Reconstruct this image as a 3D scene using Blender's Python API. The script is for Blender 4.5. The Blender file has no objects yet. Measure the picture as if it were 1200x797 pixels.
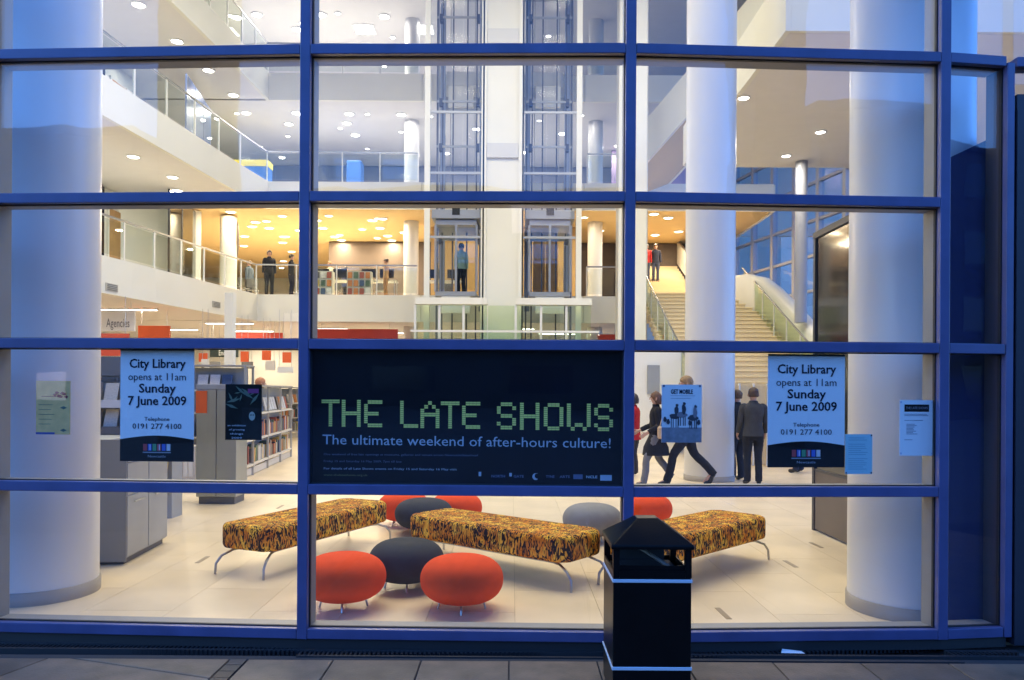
import bpy, bmesh, math, random
from mathutils import Vector, Matrix
R = math.radians
random.seed(7)
sc = bpy.context.scene
COL = sc.collection

# ---------------------------------------------------------------- camera
cam_d = bpy.data.cameras.new('camera')
cam = bpy.data.objects.new('camera', cam_d)
COL.objects.link(cam)
cam_d.sensor_width = 36.0
cam_d.lens = 27.0
cam_d.shift_y = 0.050
cam_d.clip_start = 0.05
cam_d.clip_end = 2000
cam.matrix_world = (Matrix.Translation((0, 0, 1.6)) @ Matrix.Rotation(R(90), 4, 'X') @ Matrix.Rotation(R(0.34), 4, 'Z'))
sc.camera = cam

# ---------------------------------------------------------------- world (dusk) and exposure
W = bpy.data.worlds.new('World')
sc.world = W
W.use_nodes = True
nt = W.node_tree
bg = nt.nodes['Background']
sky = nt.nodes.new('ShaderNodeTexSky')
sky.sky_type = 'NISHITA'
sky.sun_disc = False
sky.sun_elevation = R(24.0)
sky.sun_rotation = R(-85)
mul = nt.nodes.new('ShaderNodeMix')
mul.data_type = 'RGBA'; mul.blend_type = 'MULTIPLY'
mul.inputs[0].default_value = 1.0
mul.inputs[7].default_value = (0.53, 1.12, 2.25, 1)     # a tungsten-balanced camera sees dusk daylight this blue
nt.links.new(sky.outputs[0], mul.inputs[6])
nt.links.new(mul.outputs[2], bg.inputs[0])
bg.inputs[1].default_value = 0.15
sun_d = bpy.data.lights.new('sun', 'SUN')
sun_d.energy = 0.02; sun_d.angle = R(12); sun_d.color = (0.45, 0.6, 1.0)
sun = bpy.data.objects.new('sun', sun_d); COL.objects.link(sun)
sun.rotation_euler = (R(80), 0, R(180 + 85))
sc.view_settings.view_transform = 'Standard'
sc.view_settings.look = 'None'
sc.view_settings.exposure = 1.3
sc.view_settings.gamma = 1.0
sc.cycles.transparent_max_bounces = 40
sc.cycles.max_bounces = 8
sc.cycles.diffuse_bounces = 5
sc.cycles.glossy_bounces = 4
sc.cycles.use_denoising = True
sc.cycles.sample_clamp_indirect = 8.0
sc.cycles.caustics_reflective = False
sc.cycles.caustics_refractive = False
LAMP = 0.44            # overall level of the building's lamps

# ---------------------------------------------------------------- surveying: a pixel of the 1200x797 photograph and a depth give a place
def at(u, v, Y):
    uc = u - .006 * (398 - v)
    hor = 458.5 + .006 * (u - 600)
    return Vector(((uc - 600) * Y / 900.0, Y, 1.6 - (v - hor) * Y / 900.0))
def floor_at(u, v):
    hor = 458.5 + .006 * (u - 600)
    return at(u, v, 1440.0 / (v - hor))
def on_z(u, v, z):
    hor = 458.5 + .006 * (u - 600)
    return at(u, v, (z - 1.6) * 900.0 / (hor - v))

# ---------------------------------------------------------------- materials
MATS = {}
def mat(name, col, rough=.6, metal=0.0, spec=.5, vary=0.0, scale=3.0, bump=0.0, bscale=40.0, coat=0.0, objvary=0.0):
    if name in MATS: return MATS[name]
    m = bpy.data.materials.new(name); m.use_nodes = True
    t = m.node_tree; b = t.nodes['Principled BSDF']
    b.inputs['Base Color'].default_value = (*col, 1)
    b.inputs['Roughness'].default_value = rough
    b.inputs['Metallic'].default_value = metal
    b.inputs['Specular IOR Level'].default_value = spec
    b.inputs['Coat Weight'].default_value = coat
    tc = t.nodes.new('ShaderNodeTexCoord')
    if vary or objvary:
        n = t.nodes.new('ShaderNodeTexNoise'); n.inputs['Scale'].default_value = scale; n.inputs['Detail'].default_value = 6
        t.links.new(tc.outputs['Object'], n.inputs['Vector'])
        hsv = t.nodes.new('ShaderNodeHueSaturation'); hsv.inputs['Color'].default_value = (*col, 1)
        mr = t.nodes.new('ShaderNodeMapRange')
        mr.inputs[1].default_value = .3; mr.inputs[2].default_value = .7
        mr.inputs[3].default_value = 1 - vary; mr.inputs[4].default_value = 1 + vary
        t.links.new(n.outputs['Fac'], mr.inputs[0])
        if objvary:
            oi = t.nodes.new('ShaderNodeObjectInfo')
            m2 = t.nodes.new('ShaderNodeMapRange'); m2.inputs[3].default_value = 1 - objvary; m2.inputs[4].default_value = 1 + objvary
            t.links.new(oi.outputs['Random'], m2.inputs[0])
            mm = t.nodes.new('ShaderNodeMath'); mm.operation = 'MULTIPLY'
            t.links.new(mr.outputs[0], mm.inputs[0]); t.links.new(m2.outputs[0], mm.inputs[1])
            t.links.new(mm.outputs[0], hsv.inputs['Value'])
        else:
            t.links.new(mr.outputs[0], hsv.inputs['Value'])
        t.links.new(hsv.outputs[0], b.inputs['Base Color'])
    if bump:
        n2 = t.nodes.new('ShaderNodeTexNoise'); n2.inputs['Scale'].default_value = bscale; n2.inputs['Detail'].default_value = 5
        t.links.new(tc.outputs['Object'], n2.inputs['Vector'])
        bp = t.nodes.new('ShaderNodeBump'); bp.inputs['Strength'].default_value = bump; bp.inputs['Distance'].default_value = .01
        t.links.new(n2.outputs['Fac'], bp.inputs['Height']); t.links.new(bp.outputs[0], b.inputs['Normal'])
    MATS[name] = m
    return m
def glassmat(name, tint=(1, 1, 1), refl=1.0, rough=0.0, wave=0.0):
    if name in MATS: return MATS[name]
    m = bpy.data.materials.new(name); m.use_nodes = True
    t = m.node_tree; t.nodes.clear()
    o = t.nodes.new('ShaderNodeOutputMaterial'); mx = t.nodes.new('ShaderNodeMixShader')
    tr = t.nodes.new('ShaderNodeBsdfTransparent'); tr.inputs[0].default_value = (*tint, 1)
    gl = t.nodes.new('ShaderNodeBsdfGlossy'); gl.inputs['Roughness'].default_value = rough
    if wave:       # slight unevenness of toughened double glazing
        tc = t.nodes.new('ShaderNodeTexCoord'); n = t.nodes.new('ShaderNodeTexNoise'); n.inputs['Scale'].default_value = 1.3
        bp = t.nodes.new('ShaderNodeBump'); bp.inputs['Strength'].default_value = wave; bp.inputs['Distance'].default_value = .05
        t.links.new(tc.outputs['Object'], n.inputs['Vector']); t.links.new(n.outputs['Fac'], bp.inputs['Height']); t.links.new(bp.outputs[0], gl.inputs['Normal'])
    fr = t.nodes.new('ShaderNodeFresnel'); fr.inputs[0].default_value = 1.5
    ge = t.nodes.new('ShaderNodeNewGeometry'); io = t.nodes.new('ShaderNodeMath'); io.operation = 'MULTIPLY_ADD'
    io.inputs[1].default_value = 1 / 1.5 - 1.5; io.inputs[2].default_value = 1.5      # same reflectance from either side of the thin pane
    t.links.new(ge.outputs['Backfacing'], io.inputs[0]); t.links.new(io.outputs[0], fr.inputs[0])
    ml = t.nodes.new('ShaderNodeMath'); ml.operation = 'MULTIPLY'; ml.inputs[1].default_value = refl
    ml.use_clamp = True
    t.links.new(fr.outputs[0], ml.inputs[0]); t.links.new(ml.outputs[0], mx.inputs[0])
    t.links.new(tr.outputs[0], mx.inputs[1]); t.links.new(gl.outputs[0], mx.inputs[2]); t.links.new(mx.outputs[0], o.inputs[0])
    MATS[name] = m
    return m
def emis(name, col, s):
    if name in MATS: return MATS[name]
    m = bpy.data.materials.new(name); m.use_nodes = True
    b = m.node_tree.nodes['Principled BSDF']
    b.inputs['Base Color'].default_value = (.8, .8, .8, 1)
    b.inputs['Emission Color'].default_value = (*col, 1); b.inputs['Emission Strength'].default_value = s
    MATS[name] = m
    return m

white = mat('white_paint', (.77, .76, .70), .55, vary=.03, scale=.8, bump=.03, bscale=60)
column_white = mat('column_lacquer', (.68, .68, .69), .32, vary=.02, scale=1.2)
ceil_w = mat('ceiling_paint', (.72, .70, .71), .8, vary=.02)
ceil_a = mat('ceiling_amber_light', (.68, .49, .24), .8, vary=.03)  # amber lamplight put into the colour of the first floor ceiling
blue = mat('blue_grey_frame_paint', (.062, .070, .170), .36, vary=.14, scale=5, bump=.04, bscale=30)
inner = mat('pale_grey_frame', (.24, .24, .235), .45, vary=.04)
rubber = mat('black_gasket', (.012, .013, .016), .6)
blackp = mat('black_bin_paint', (.004, .004, .0045), .32, spec=.12, vary=.15, scale=8, bump=.08, bscale=90)
steel = mat('brushed_steel', (.50, .50, .50), .32, metal=1.0)
greym = mat('grey_cabinet_paint', (.34, .36, .38), .42, metal=.2, vary=.08, scale=2)
greyd = mat('dark_grey_laminate', (.12, .12, .125), .5, vary=.08)
limestone = mat('limestone_tile', (.72, .595, .425), .33, vary=.10, scale=1.6, bump=.02, bscale=25, objvary=.035)
wood = mat('oak_veneer', (.45, .25, .09), .45, vary=.15, scale=4)
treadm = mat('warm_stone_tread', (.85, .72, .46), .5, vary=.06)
red = mat('red_panel', (.62, .06, .025), .5, vary=.05)
orange = mat('orange_panel', (.80, .13, .03), .5, vary=.05)
glass = glassmat('facade_glass', (.975, .982, .99), 1.0, wave=.05)
glass_in = glassmat('balustrade_glass', (.91, .945, .935), 1.0)
glass_blue = glassmat('blue_tinted_lift_glass', (.935, .945, .965), .04)
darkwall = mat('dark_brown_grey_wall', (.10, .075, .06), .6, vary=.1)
skirt = mat('column_skirting', (.33, .30, .27), .4, vary=.06)
lampw = emis('lamp_white', (1, .95, .86), 4.5)
lampa = emis('lamp_amber', (1, .86, .55), 4.2)
skin_m = mat('skin', (.52, .30, .21), .55)
BOOKC = [(.55, .52, .46), (.35, .08, .05), (.06, .10, .20), (.62, .45, .12), (.10, .16, .10), (.70, .68, .66), (.05, .05, .06), (.60, .22, .06), (.20, .17, .15)]
bookm = [mat('book_cover_%s' % n, c, .5, vary=.2, scale=12) for n, c in zip(('cream', 'maroon', 'navy', 'ochre', 'green', 'white', 'black', 'orange', 'brown'), BOOKC)]

# ---------------------------------------------------------------- helpers
def link(o, parent=None):
    COL.objects.link(o)
    if parent is not None: o.parent = parent
    return o
def tag(o, label=None, cat=None, group=None, kind=None):
    if label: o['label'] = label
    if cat: o['category'] = cat
    if group: o['group'] = group
    if kind: o['kind'] = kind
    return o
def empty(name, loc=(0, 0, 0), rz=0, parent=None):
    o = bpy.data.objects.new(name, None); o.location = loc; o.rotation_euler = (0, 0, rz); o.empty_display_size = .1
    return link(o, parent)
class MB:
    def __init__(s): s.v = []; s.f = []; s.sm = []
    def add(s, vs, fs, smooth=False):
        k = len(s.v); s.v += [tuple(p) for p in vs]; s.f += [tuple(i + k for i in f) for f in fs]; s.sm += [smooth] * len(fs)
        return s
    def box(s, x0, x1, y0, y1, z0, z1, M=None):
        vs = [Vector(p) for p in ((x0, y0, z0), (x1, y0, z0), (x1, y1, z0), (x0, y1, z0), (x0, y0, z1), (x1, y0, z1), (x1, y1, z1), (x0, y1, z1))]
        if M: vs = [M @ p for p in vs]
        return s.add(vs, [(0, 3, 2, 1), (4, 5, 6, 7), (0, 1, 5, 4), (1, 2, 6, 5), (2, 3, 7, 6), (3, 0, 4, 7)])
    def beam(s, a, b, w, h, up=(0, 0, 1)):
        a, b = Vector(a), Vector(b); d = (b - a).normalized(); sx = d.cross(Vector(up))
        if sx.length < 1e-4: sx = Vector((1, 0, 0))
        sx.normalize(); sz = sx.cross(d)
        vs = [p + sx * i * w / 2 + sz * j * h / 2 for p in (a, b) for i, j in ((-1, -1), (1, -1), (1, 1), (-1, 1))]
        return s.add(vs, [(0, 1, 2, 3), (7, 6, 5, 4), (0, 4, 5, 1), (1, 5, 6, 2), (2, 6, 7, 3), (3, 7, 4, 0)])
    def tube(s, pts, r, n=8):
        pts = [Vector(p) for p in pts]; rings = []
        for i, p in enumerate(pts):
            d = (pts[min(i + 1, len(pts) - 1)] - pts[max(i - 1, 0)]).normalized()
            if i == 0:
                a = d.cross(Vector((0, 0, 1)))
                if a.length < .3: a = d.cross(Vector((0, 1, 0)))
            else:
                a = a - d * a.dot(d)
                if a.length < 1e-4: a = d.cross(Vector((0, 1, 0)))
            a.normalize(); b = d.cross(a)
            rr = r[i] if isinstance(r, (list, tuple)) else r
            rings.append([p + (a * math.cos(t) + b * math.sin(t)) * rr for t in [2 * math.pi * k / n for k in range(n)]])
        vs = [q for ring in rings for q in ring]; fs = []
        for i in range(len(pts) - 1):
            for k in range(n): fs.append((i * n + k, i * n + (k + 1) % n, (i + 1) * n + (k + 1) % n, (i + 1) * n + k))
        s.add(vs, fs, True)
        s.add(rings[0], [tuple(range(n))]); s.add(rings[-1], [tuple(reversed(range(n)))])
        return s
    def lathe(s, prof, n=32, c=(0, 0, 0), smooth=True):
        vs = []; fs = []
        for r, z in prof:
            for k in range(n):
                t = 2 * math.pi * k / n; vs.append((c[0] + r * math.cos(t), c[1] + r * math.sin(t), c[2] + z))
        for i in range(len(prof) - 1):
            for k in range(n): fs.append((i * n + k, i * n + (k + 1) % n, (i + 1) * n + (k + 1) % n, (i + 1) * n + k))
        s.add(vs, fs, smooth)
        s.add(vs[:n], [tuple(reversed(range(n)))]); s.add(vs[-n:], [tuple(range(n))])
        return s
    def prism(s, poly, z0, z1):
        n = len(poly)
        vs = [(x, y, z0) for x, y in poly] + [(x, y, z1) for x, y in poly]
        fs = [tuple(reversed(range(n))), tuple(range(n, 2 * n))] + [(i, (i + 1) % n, n + (i + 1) % n, n + i) for i in range(n)]
        return s.add(vs, fs)
    def mesh(s, name, m=None):
        me = bpy.data.meshes.new(name); me.from_pydata(s.v, [], s.f)
        me.polygons.foreach_set('use_smooth', s.sm)
        if m: me.materials.append(m)
        bm = bmesh.new(); bm.from_mesh(me); bmesh.ops.recalc_face_normals(bm, faces=bm.faces); bm.to_mesh(me); bm.free()
        me.update()
        return me
    def build(s, name, m, parent=None, bevel=0, seg=2, loc=None, kind=None):
        o = bpy.data.objects.new(name, s.mesh(name, m)); link(o, parent)
        if loc is not None: o.location = loc
        if bevel:
            b = o.modifiers.new('bevel', 'BEVEL'); b.width = bevel; b.segments = seg; b.limit_method = 'ANGLE'; b.angle_limit = R(40)
        if kind: o['kind'] = kind
        return o
def share(name, me, loc, parent=None, rz=0, scale=None, rot=None):
    o = bpy.data.objects.new(name, me); link(o, parent); o.location = loc
    o.rotation_euler = rot if rot else (0, 0, rz)
    if scale: o.scale = scale
    return o
def copy_tree(o, parent=None):
    c = o.copy(); link(c)
    c.parent = parent
    for ch in list(o.children): copy_tree(ch, c)
    return c
_cubes = {}
def cube(m):
    if m.name not in _cubes:
        _cubes[m.name] = MB().box(-.5, .5, -.5, .5, -.5, .5).mesh('block', m)
    return _cubes[m.name]
def block(name, m, x0, x1, y0, y1, z0, z1, parent=None):
    return share(name, cube(m), ((x0 + x1) / 2, (y0 + y1) / 2, (z0 + z1) / 2), parent, scale=(x1 - x0, y1 - y0, z1 - z0))
def text(body, size, m, loc, parent=None, rz=0, align='CENTER', bold=0.0, name='lettering', width=None, rot=None):
    cu = bpy.data.curves.new(name, 'FONT'); cu.body = body; cu.size = size; cu.align_x = align; cu.align_y = 'CENTER'
    cu.offset = bold; cu.extrude = .0004; cu.resolution_u = 2; cu.materials.append(m)
    o = bpy.data.objects.new(name, cu); link(o, parent); o.location = loc; o.rotation_euler = rot if rot else (R(90), 0, rz)
    bpy.context.view_layer.update()
    me = bpy.data.meshes.new_from_object(o.evaluated_get(bpy.context.evaluated_depsgraph_get()))
    q = bpy.data.objects.new(name, me); M_ = (o.location.copy(), o.rotation_euler.copy())
    bpy.data.objects.remove(o); bpy.data.curves.remove(cu)
    q.name = name; link(q, parent); q.location, q.rotation_euler = M_
    if not me.materials: me.materials.append(m)
    if width and len(me.vertices):
        xs_ = [v.co.x for v in me.vertices]; w = max(xs_) - min(xs_)
        if w > 0: q.scale = (width / w, 1, 1)
    return q

# ---------------------------------------------------------------- facade geometry (slightly faceted in plan)
MUL = [(-11.2, 5.52), (-9.22, 5.36), (-7.25, 5.20), (-5.27, 5.02), (-3.33, 4.845), (-1.290, 4.74), (.718, 4.70), (2.704, 4.80), (3.150, 4.86)]
ZT = [.0935, .986, 1.885, 2.798, 3.707]
while len(ZT) < 19: ZT.append(ZT[-1] + .91)
def fac_y(x):
    for (xa, ya), (xb, yb) in zip(MUL, MUL[1:]):
        if x <= xb: return ya + (yb - ya) * (x - xa) / (xb - xa)
    return MUL[-1][1]
def fac_rz(x):
    for (xa, ya), (xb, yb) in zip(MUL, MUL[1:]):
        if x <= xb: return math.atan2(yb - ya, xb - xa)
    return 0
CW = .063   # cap width
FD = .19    # depth of the whole frame
GO = .055   # glass set back behind the cap

# ================================================================ GROUND AND LARGE STRUCTURE
def struct(o): o['kind'] = 'structure'; return o
asphalt = mat('dark_street_ground', (.06, .06, .062), .8, vary=.15, scale=.5)
g = MB().box(-300, 300, -300, 4.0, -.5, -.06); g.box(-300, 300, 4.0, 300, -.5, -.062)
struct(g.build('ground', asphalt))
slabm = mat('grey_paving_slab', (.15, .097, .060), .55, vary=.32, scale=5, bump=.25, bscale=70, objvary=.14)
joint = mat('dark_joint_mortar', (.022, .022, .024), .9)
pav = struct(MB().box(-9, 9, 1.0, 4.64, -.06, -.008).build('pavement', joint))
def clip(poly, a, b, c):      # keep a*x+b*y<=c
    out = []
    for i in range(len(poly)):
        p, q = poly[i], poly[(i + 1) % len(poly)]
        dp, dq = a * p[0] + b * p[1] - c, a * q[0] + b * q[1] - c
        if dp <= 0: out.append(p)
        if dp * dq < 0:
            t = dp / (dp - dq); out.append((p[0] + (q[0] - p[0]) * t, p[1] + (q[1] - p[1]) * t))
    return out
def slab(poly):
    if len(poly) < 3: return
    A = abs(sum(poly[i][0] * poly[(i + 1) % len(poly)][1] - poly[(i + 1) % len(poly)][0] * poly[i][1] for i in range(len(poly)))) / 2
    if A < .01: return
    MB().prism(poly, -.03, random.uniform(-.001, .001)).build('paving_slab', slabm, pav, bevel=.003, seg=1)
xs = [-1.05 + .521 * k for k in range(-1, 15)]
for i in range(len(xs) - 1):
    for j in range(4):
        y1 = 4.56 - .79 * j; y0 = y1 - .79
        slab(clip([(xs[i] + .004, y0 + .004), (xs[i + 1] - .004, y0 + .004), (xs[i + 1] - .004, y1 - .004), (xs[i] + .004, y1 - .004)], -1, 0, 1.552))
# left field of larger slabs laid at an angle
ca, sa = math.cos(R(-18)), math.sin(R(-18))
for i in range(-7, 8):
    for j in range(-6, 8):
        q = [(i * 1.15 + .005, j * .62 + .005), ((i + 1) * 1.15 - .005, j * .62 + .005), ((i + 1) * 1.15 - .005, (j + 1) * .62 - .005), (i * 1.15 + .005, (j + 1) * .62 - .005)]
        q = [(-3.08 + x * ca - y * sa + .35, 4.60 + x * sa + y * ca) for x, y in q]
        q = clip(q, 1, 0, -1.668); q = clip(q, 0, 1, 4.556); q = clip(q, 0, -1, -1.2); q = clip(q, -1, 0, 8.5)
        slab(q)
sett = mat('dark_granite_sett', (.025, .025, .028), .55, vary=.2, scale=20, bump=.3, bscale=80, objvary=.25)
st = MB().box(-.047, .047, -.045, .045, -.03, .001).mesh('granite_sett', sett)
for k in range(34):
    share('granite_sett', st, (-1.61, 4.51 - k * .098, 0), pav, rz=random.uniform(-.02, .02))
# slot drain along the foot of the glass
drain = empty('drain_channel', (0, 0, 0)); tag(drain, 'long black slotted drain grating along the foot of the glass wall', 'drain')
for (xa, ya), (xb, yb) in zip(MUL[3:], MUL[4:]):
    L = math.hypot(xb - xa, yb - ya); rz = math.atan2(yb - ya, xb - xa)
    e = MB(); e.box(.001, L - .001, -.125, -.105, -.04, .002); e.box(.001, L - .001, -.03, -.005, -.04, .002)
    e.build('channel_frame', rubber, drain).location = (xa, ya, 0)
    drain.children[-1].rotation_euler = (0, 0, rz)
    b = MB()
    for k in range(int(L / .028)): b.box(k * .028, k * .028 + .014, -.105, -.03, -.03, -.001)
    bo = b.build('grating', mat('cast_iron', (.03, .03, .033), .5, metal=.6), drain, kind='stuff'); bo.location = (xa, ya, 0); bo.rotation_euler = (0, 0, rz)

# ---- interior floor
base = struct(MB().box(-20, 16, 5.08, 46, -.06, -.006).build('floor', mat('tile_joint', (.46, .39, .29), .6)))
TX, TY = .62, 1.24
tm = MB().box(-TX / 2 + .0015, TX / 2 - .0015, -TY / 2 + .0015, TY / 2 - .0015, -.012, 0).mesh('floor_tile', limestone)
for i in range(-9, 9):
    for j in range(-1, 9):
        cy = 5.55 + TY * j + (TY / 2 if i % 2 else 0)
        if cy < 5.3: continue
        share('floor_tile', tm, (-2.45 + TX * (i + .5) + 1.24 * 2, cy, 0), base)
ht = MB().box(-TX / 2 + .0015, TX / 2 - .0015, 5.09, 5.5485, -.012, 0).mesh('floor_tile', limestone)
for i in range(-9, 9):
    if i % 2: share('floor_tile', ht, (-2.45 + TX * (i + .5) + 2.48, 0, 0), base)
far = MB()
# remaining floor beyond the separately built tiles: still cut into tiles, as one mesh
for i in range(-27, 24):
    for j in range(0, 32):
        if -9 <= i < 9 and j < 9: continue
        cx = -2.45 + TX * (i + .5) + 2.48; cy = 5.55 + TY * j + (TY / 2 if i % 2 else 0)
        if cy > 44: continue
        far.box(cx - TX / 2 + .0015, cx + TX / 2 - .0015, cy - TY / 2 + .0015, cy + TY / 2 - .0015, -.012, 0)
far.build('distant_floor_tiles', limestone, base, kind='stuff')

# ---- facade
fac = empty('glazed_facade'); tag(fac, 'blue framed glass curtain wall of the library front, lit from inside', 'curtain wall')
for (x, y) in MUL:
    rz = fac_rz(x - .01) if x > MUL[0][0] else 0
    ztop = ZT[-1] if x < 3 else 3.70
    w = CW if x < 3 else .05
    M = Matrix.Translation((x, y, 0)) @ Matrix.Rotation(rz, 4, 'Z')
    MB().box(-w / 2, w / 2, 0, GO - .01, .06, ztop, M).build('mullion_cap', blue, fac, bevel=.004)
    MB().box(-w / 2 - .006, w / 2 + .006, GO - .009, GO + .012, .062, ztop - .002, M).build('gasket', rubber, fac)
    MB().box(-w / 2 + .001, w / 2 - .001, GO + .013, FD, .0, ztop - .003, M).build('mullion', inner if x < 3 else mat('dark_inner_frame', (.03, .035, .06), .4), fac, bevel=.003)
pane_n = 0
for bi, ((xa, ya), (xb, yb)) in enumerate(zip(MUL, MUL[1:])):
    L = math.hypot(xb - xa, yb - ya); rz = math.atan2(yb - ya, xb - xa)
    M = Matrix.Translation((xa, ya, 0)) @ Matrix.Rotation(rz, 4, 'Z')
    h = CW / 2
    narrow = bi == 7
    zs = [ZT[0], ZT[2], ZT[4]] + ZT[5:] if narrow else ZT
    for z in zs:
        MB().box(h + .0018, L - h - .0018, .001, GO - .011, z - h, z + h, M).build('transom_cap', blue, fac, bevel=.004)
        MB().box(h + .008, L - h - .008, GO - .0085, GO + .0115, z - h - .006, z + h + .006, M).build('gasket', rubber, fac)
        MB().box(h + .001, L - h - .001, GO + .0125, FD - .002, z - h + .001, z + h - .001, M).build('transom', inner, fac, bevel=.003)
    for za, zb in zip(zs, zs[1:]):
        MB().box(h - .01, L - h + .01, GO - .006, GO + .006, za + h - .008, zb - h + .008, M).build('glass_pane', glass, fac)
    MB().box(.0, L, .02, FD + .02, -.005, ZT[0] - h - .002, M).build('plinth', rubber, fac)
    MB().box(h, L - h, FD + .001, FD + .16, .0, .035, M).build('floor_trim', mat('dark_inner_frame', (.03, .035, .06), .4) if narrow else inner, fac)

# ---- outer shell of the building: walls and roof (beyond the view they just close the room)
ZR = 17.0
struct(MB().box(-20, -19.8, 5.3, 46, -.0, ZR).build('wall', white))
struct(MB().box(-19.8, 16, 45.8, 46, 0, ZR).build('wall', white))
struct(MB().box(-20, 20, 4.9, 46, ZR, ZR + .3).build('roof', ceil_w))
# the solid front at either side of the glazing
dk = mat('dark_navy_cladding', (.035, .04, .065), .35, vary=.1)
struct(MB().box(-20, -11.3, 5.4, 5.65, 0, ZR).build('wall', dk))
rg = empty('right_front_glazing'); tag(rg, 'blue framed glass front continuing out of view beyond the entrance', 'curtain wall')
for k in range(6):
    MB().box(5.3 + 2 * k, 5.36 + 2 * k, 4.95, 5.14, 0, ZR - .01).build('mullion', blue, rg)
    for j in range(9):
        if k < 5: MB().box(5.37 + 2 * k, 7.29 + 2 * k, 5.0, 5.012, .08 + j * 1.86, 1.86 + j * 1.86).build('glass_pane', glass, rg)
for j in range(10): MB().box(5.3, 15.36, 4.955, 5.13, .0 + j * 1.86, .07 + j * 1.86).build('transom', blue, rg)

# ---- round columns
def column(u_x, y, r, z1, label, ring=True):
    t = empty('round_column', (u_x, y, 0)); tag(t, label, 'column')
    MB().lathe([(r, .10 if ring else 0), (r, z1)], 64).build('shaft', column_white, t)
    if ring: MB().lathe([(r + .012, 0), (r + .012, .098), (r + .004, .1)], 64).build('skirting', skirt, t)
    return t
column(-3.70, 6.02, .42, ZR - .01, 'huge white round column at the far left behind the glass')
column(2.96, 5.72, .42, ZR - .01, 'huge white round column at the right behind the paper notices')
column((831.5 - 600) * 14.05 / 900, 14.05, .445, ZR - .01, 'white round column standing in front of the wide stairs')
column(-4.0, 30.2, .29, 16.15, 'slim white round column beside the left lift, rising through the galleries', False)
column(3.23, 30.2, .29, 16.15, 'slim white round column beyond the right lift, rising through the galleries', False)

# ---- galleries
EDGE = {1: [(-11.3, 16.0), (-10.75, 19.6), (-10.1, 23.5), (-9.7, 26.0), (-9.3, 28.0)],
        2: [(-10.3, 14.0), (-9.95, 18.4), (-9.5, 23.0), (-9.2, 26.0), (-8.93, 28.0)],
        3: [(-9.9, 14.0), (-9.35, 20.9), (-9.1, 24.5), (-8.93, 28.0)]}
EDGE = {1: [(-12.0, 13.0)] + EDGE[1], 2: [(-11.2, 9.0)] + EDGE[2], 3: [(-10.6, 9.0)] + EDGE[3]}
ZF = {1: 5.08, 2: 9.2, 3: 13.15}
railm = mat('satin_steel_rail', (.35, .36, .37), .35, metal=.9)
postm = mat('pale_baluster_post', (.72, .72, .70), .4)
def offset_poly(pts, d):
    return [(x - d, y) for x, y in pts]
def balustrade(gal, pts, z, h=1.08, spacing=1.35):
    bal = empty('balustrade', (0, 0, 0), parent=gal)
    segs = []
    for p, q in zip(pts, pts[1:]):
        p3 = Vector((p[0], p[1], z)) if len(p) == 2 else Vector(p); q3 = Vector((q[0], q[1], z)) if len(q) == 2 else Vector(q)
        n = max(1, round((q3 - p3).length / spacing))
        for k in range(n): segs.append((p3.lerp(q3, k / n), p3.lerp(q3, (k + 1) / n)))
    for a, b in segs:
        MB().beam(a + Vector((0, 0, h * .5)), b + Vector((0, 0, h * .5)), .014, h * .86).build('glass_panel', glass_in, bal)
        share('baluster', cube(postm), a + Vector((0, 0, h / 2)), bal, scale=(.035, .07, h))
    mb = MB()
    for a, b in segs: mb.beam(a + Vector((0, 0, h)), b + Vector((0, 0, h)), .05, .05)
    mb.build('handrail', railm, bal)
    return bal
gal_label = {1: 'first floor gallery with deep cream fascia and glass balustrade', 2: 'second floor gallery with deep white fascia and glass balustrade', 3: 'third floor gallery with white fascia at the top of the view'}
GAL = {}
for k in (1, 2, 3):
    t = empty('gallery', (0, 0, 0)); tag(t, gal_label[k], 'gallery'); GAL[k] = t
    e = EDGE[k]; z = ZF[k]; zb = z - .98
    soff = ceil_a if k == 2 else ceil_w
    x1 = 4.55 if k == 1 else 9.5
    ein = offset_poly(e, .12)
    # left wing
    MB().prism([(-19.79, e[0][1])] + ein + [(-19.79, 28.0)], z - .25, z).build('floor_slab', white, t)
    MB().prism([(-19.78, e[0][1])] + offset_poly(e, .13) + [(-19.78, 27.95)], zb + .02, zb + .06).build('soffit', ceil_w, t)
    # back wing, reaching over to the right behind the lifts
    MB().box(-19.79, x1, 28.12, 45.7, z - .25, z).build('floor_slab', white, t)
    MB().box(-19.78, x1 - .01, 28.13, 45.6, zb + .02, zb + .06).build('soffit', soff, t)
    f = MB(); n = len(e)
    for (p, q) in zip(e, e[1:]):
        f.add([(p[0], p[1], zb), (q[0], q[1], zb), (q[0], q[1], z), (p[0], p[1], z), (p[0] - .12, p[1], zb), (q[0] - .12, q[1], zb), (q[0] - .12, q[1], z), (p[0] - .12, p[1], z)],
              [(0, 1, 2, 3), (7, 6, 5, 4), (3, 2, 6, 7), (0, 4, 5, 1)])
    f.build('fascia', white, t)
    MB().box(e[-1][0] - .12, -3.35, 28.0, 28.12, zb, z).build('fascia', white, t)
    MB().box(2.6, x1, 28.0, 28.12, zb, z).build('fascia', white, t)
    MB().box(-3.34, 2.59, 28.02, 28.12, zb, z - .001).build('landing_edge', white, t)
    MB().box(x1 - .02, x1 + .1, 28.13, 45.6, zb, z - .001).build('fascia', white, t)
    ee = [(x - .05, y) for x, y in e]
    balustrade(t, ee + [(-3.5, 28.06)], z)
    balustrade(t, [(2.7, 28.06), (x1 - .6 if k == 1 else 4.2, 28.06)], z)
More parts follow.
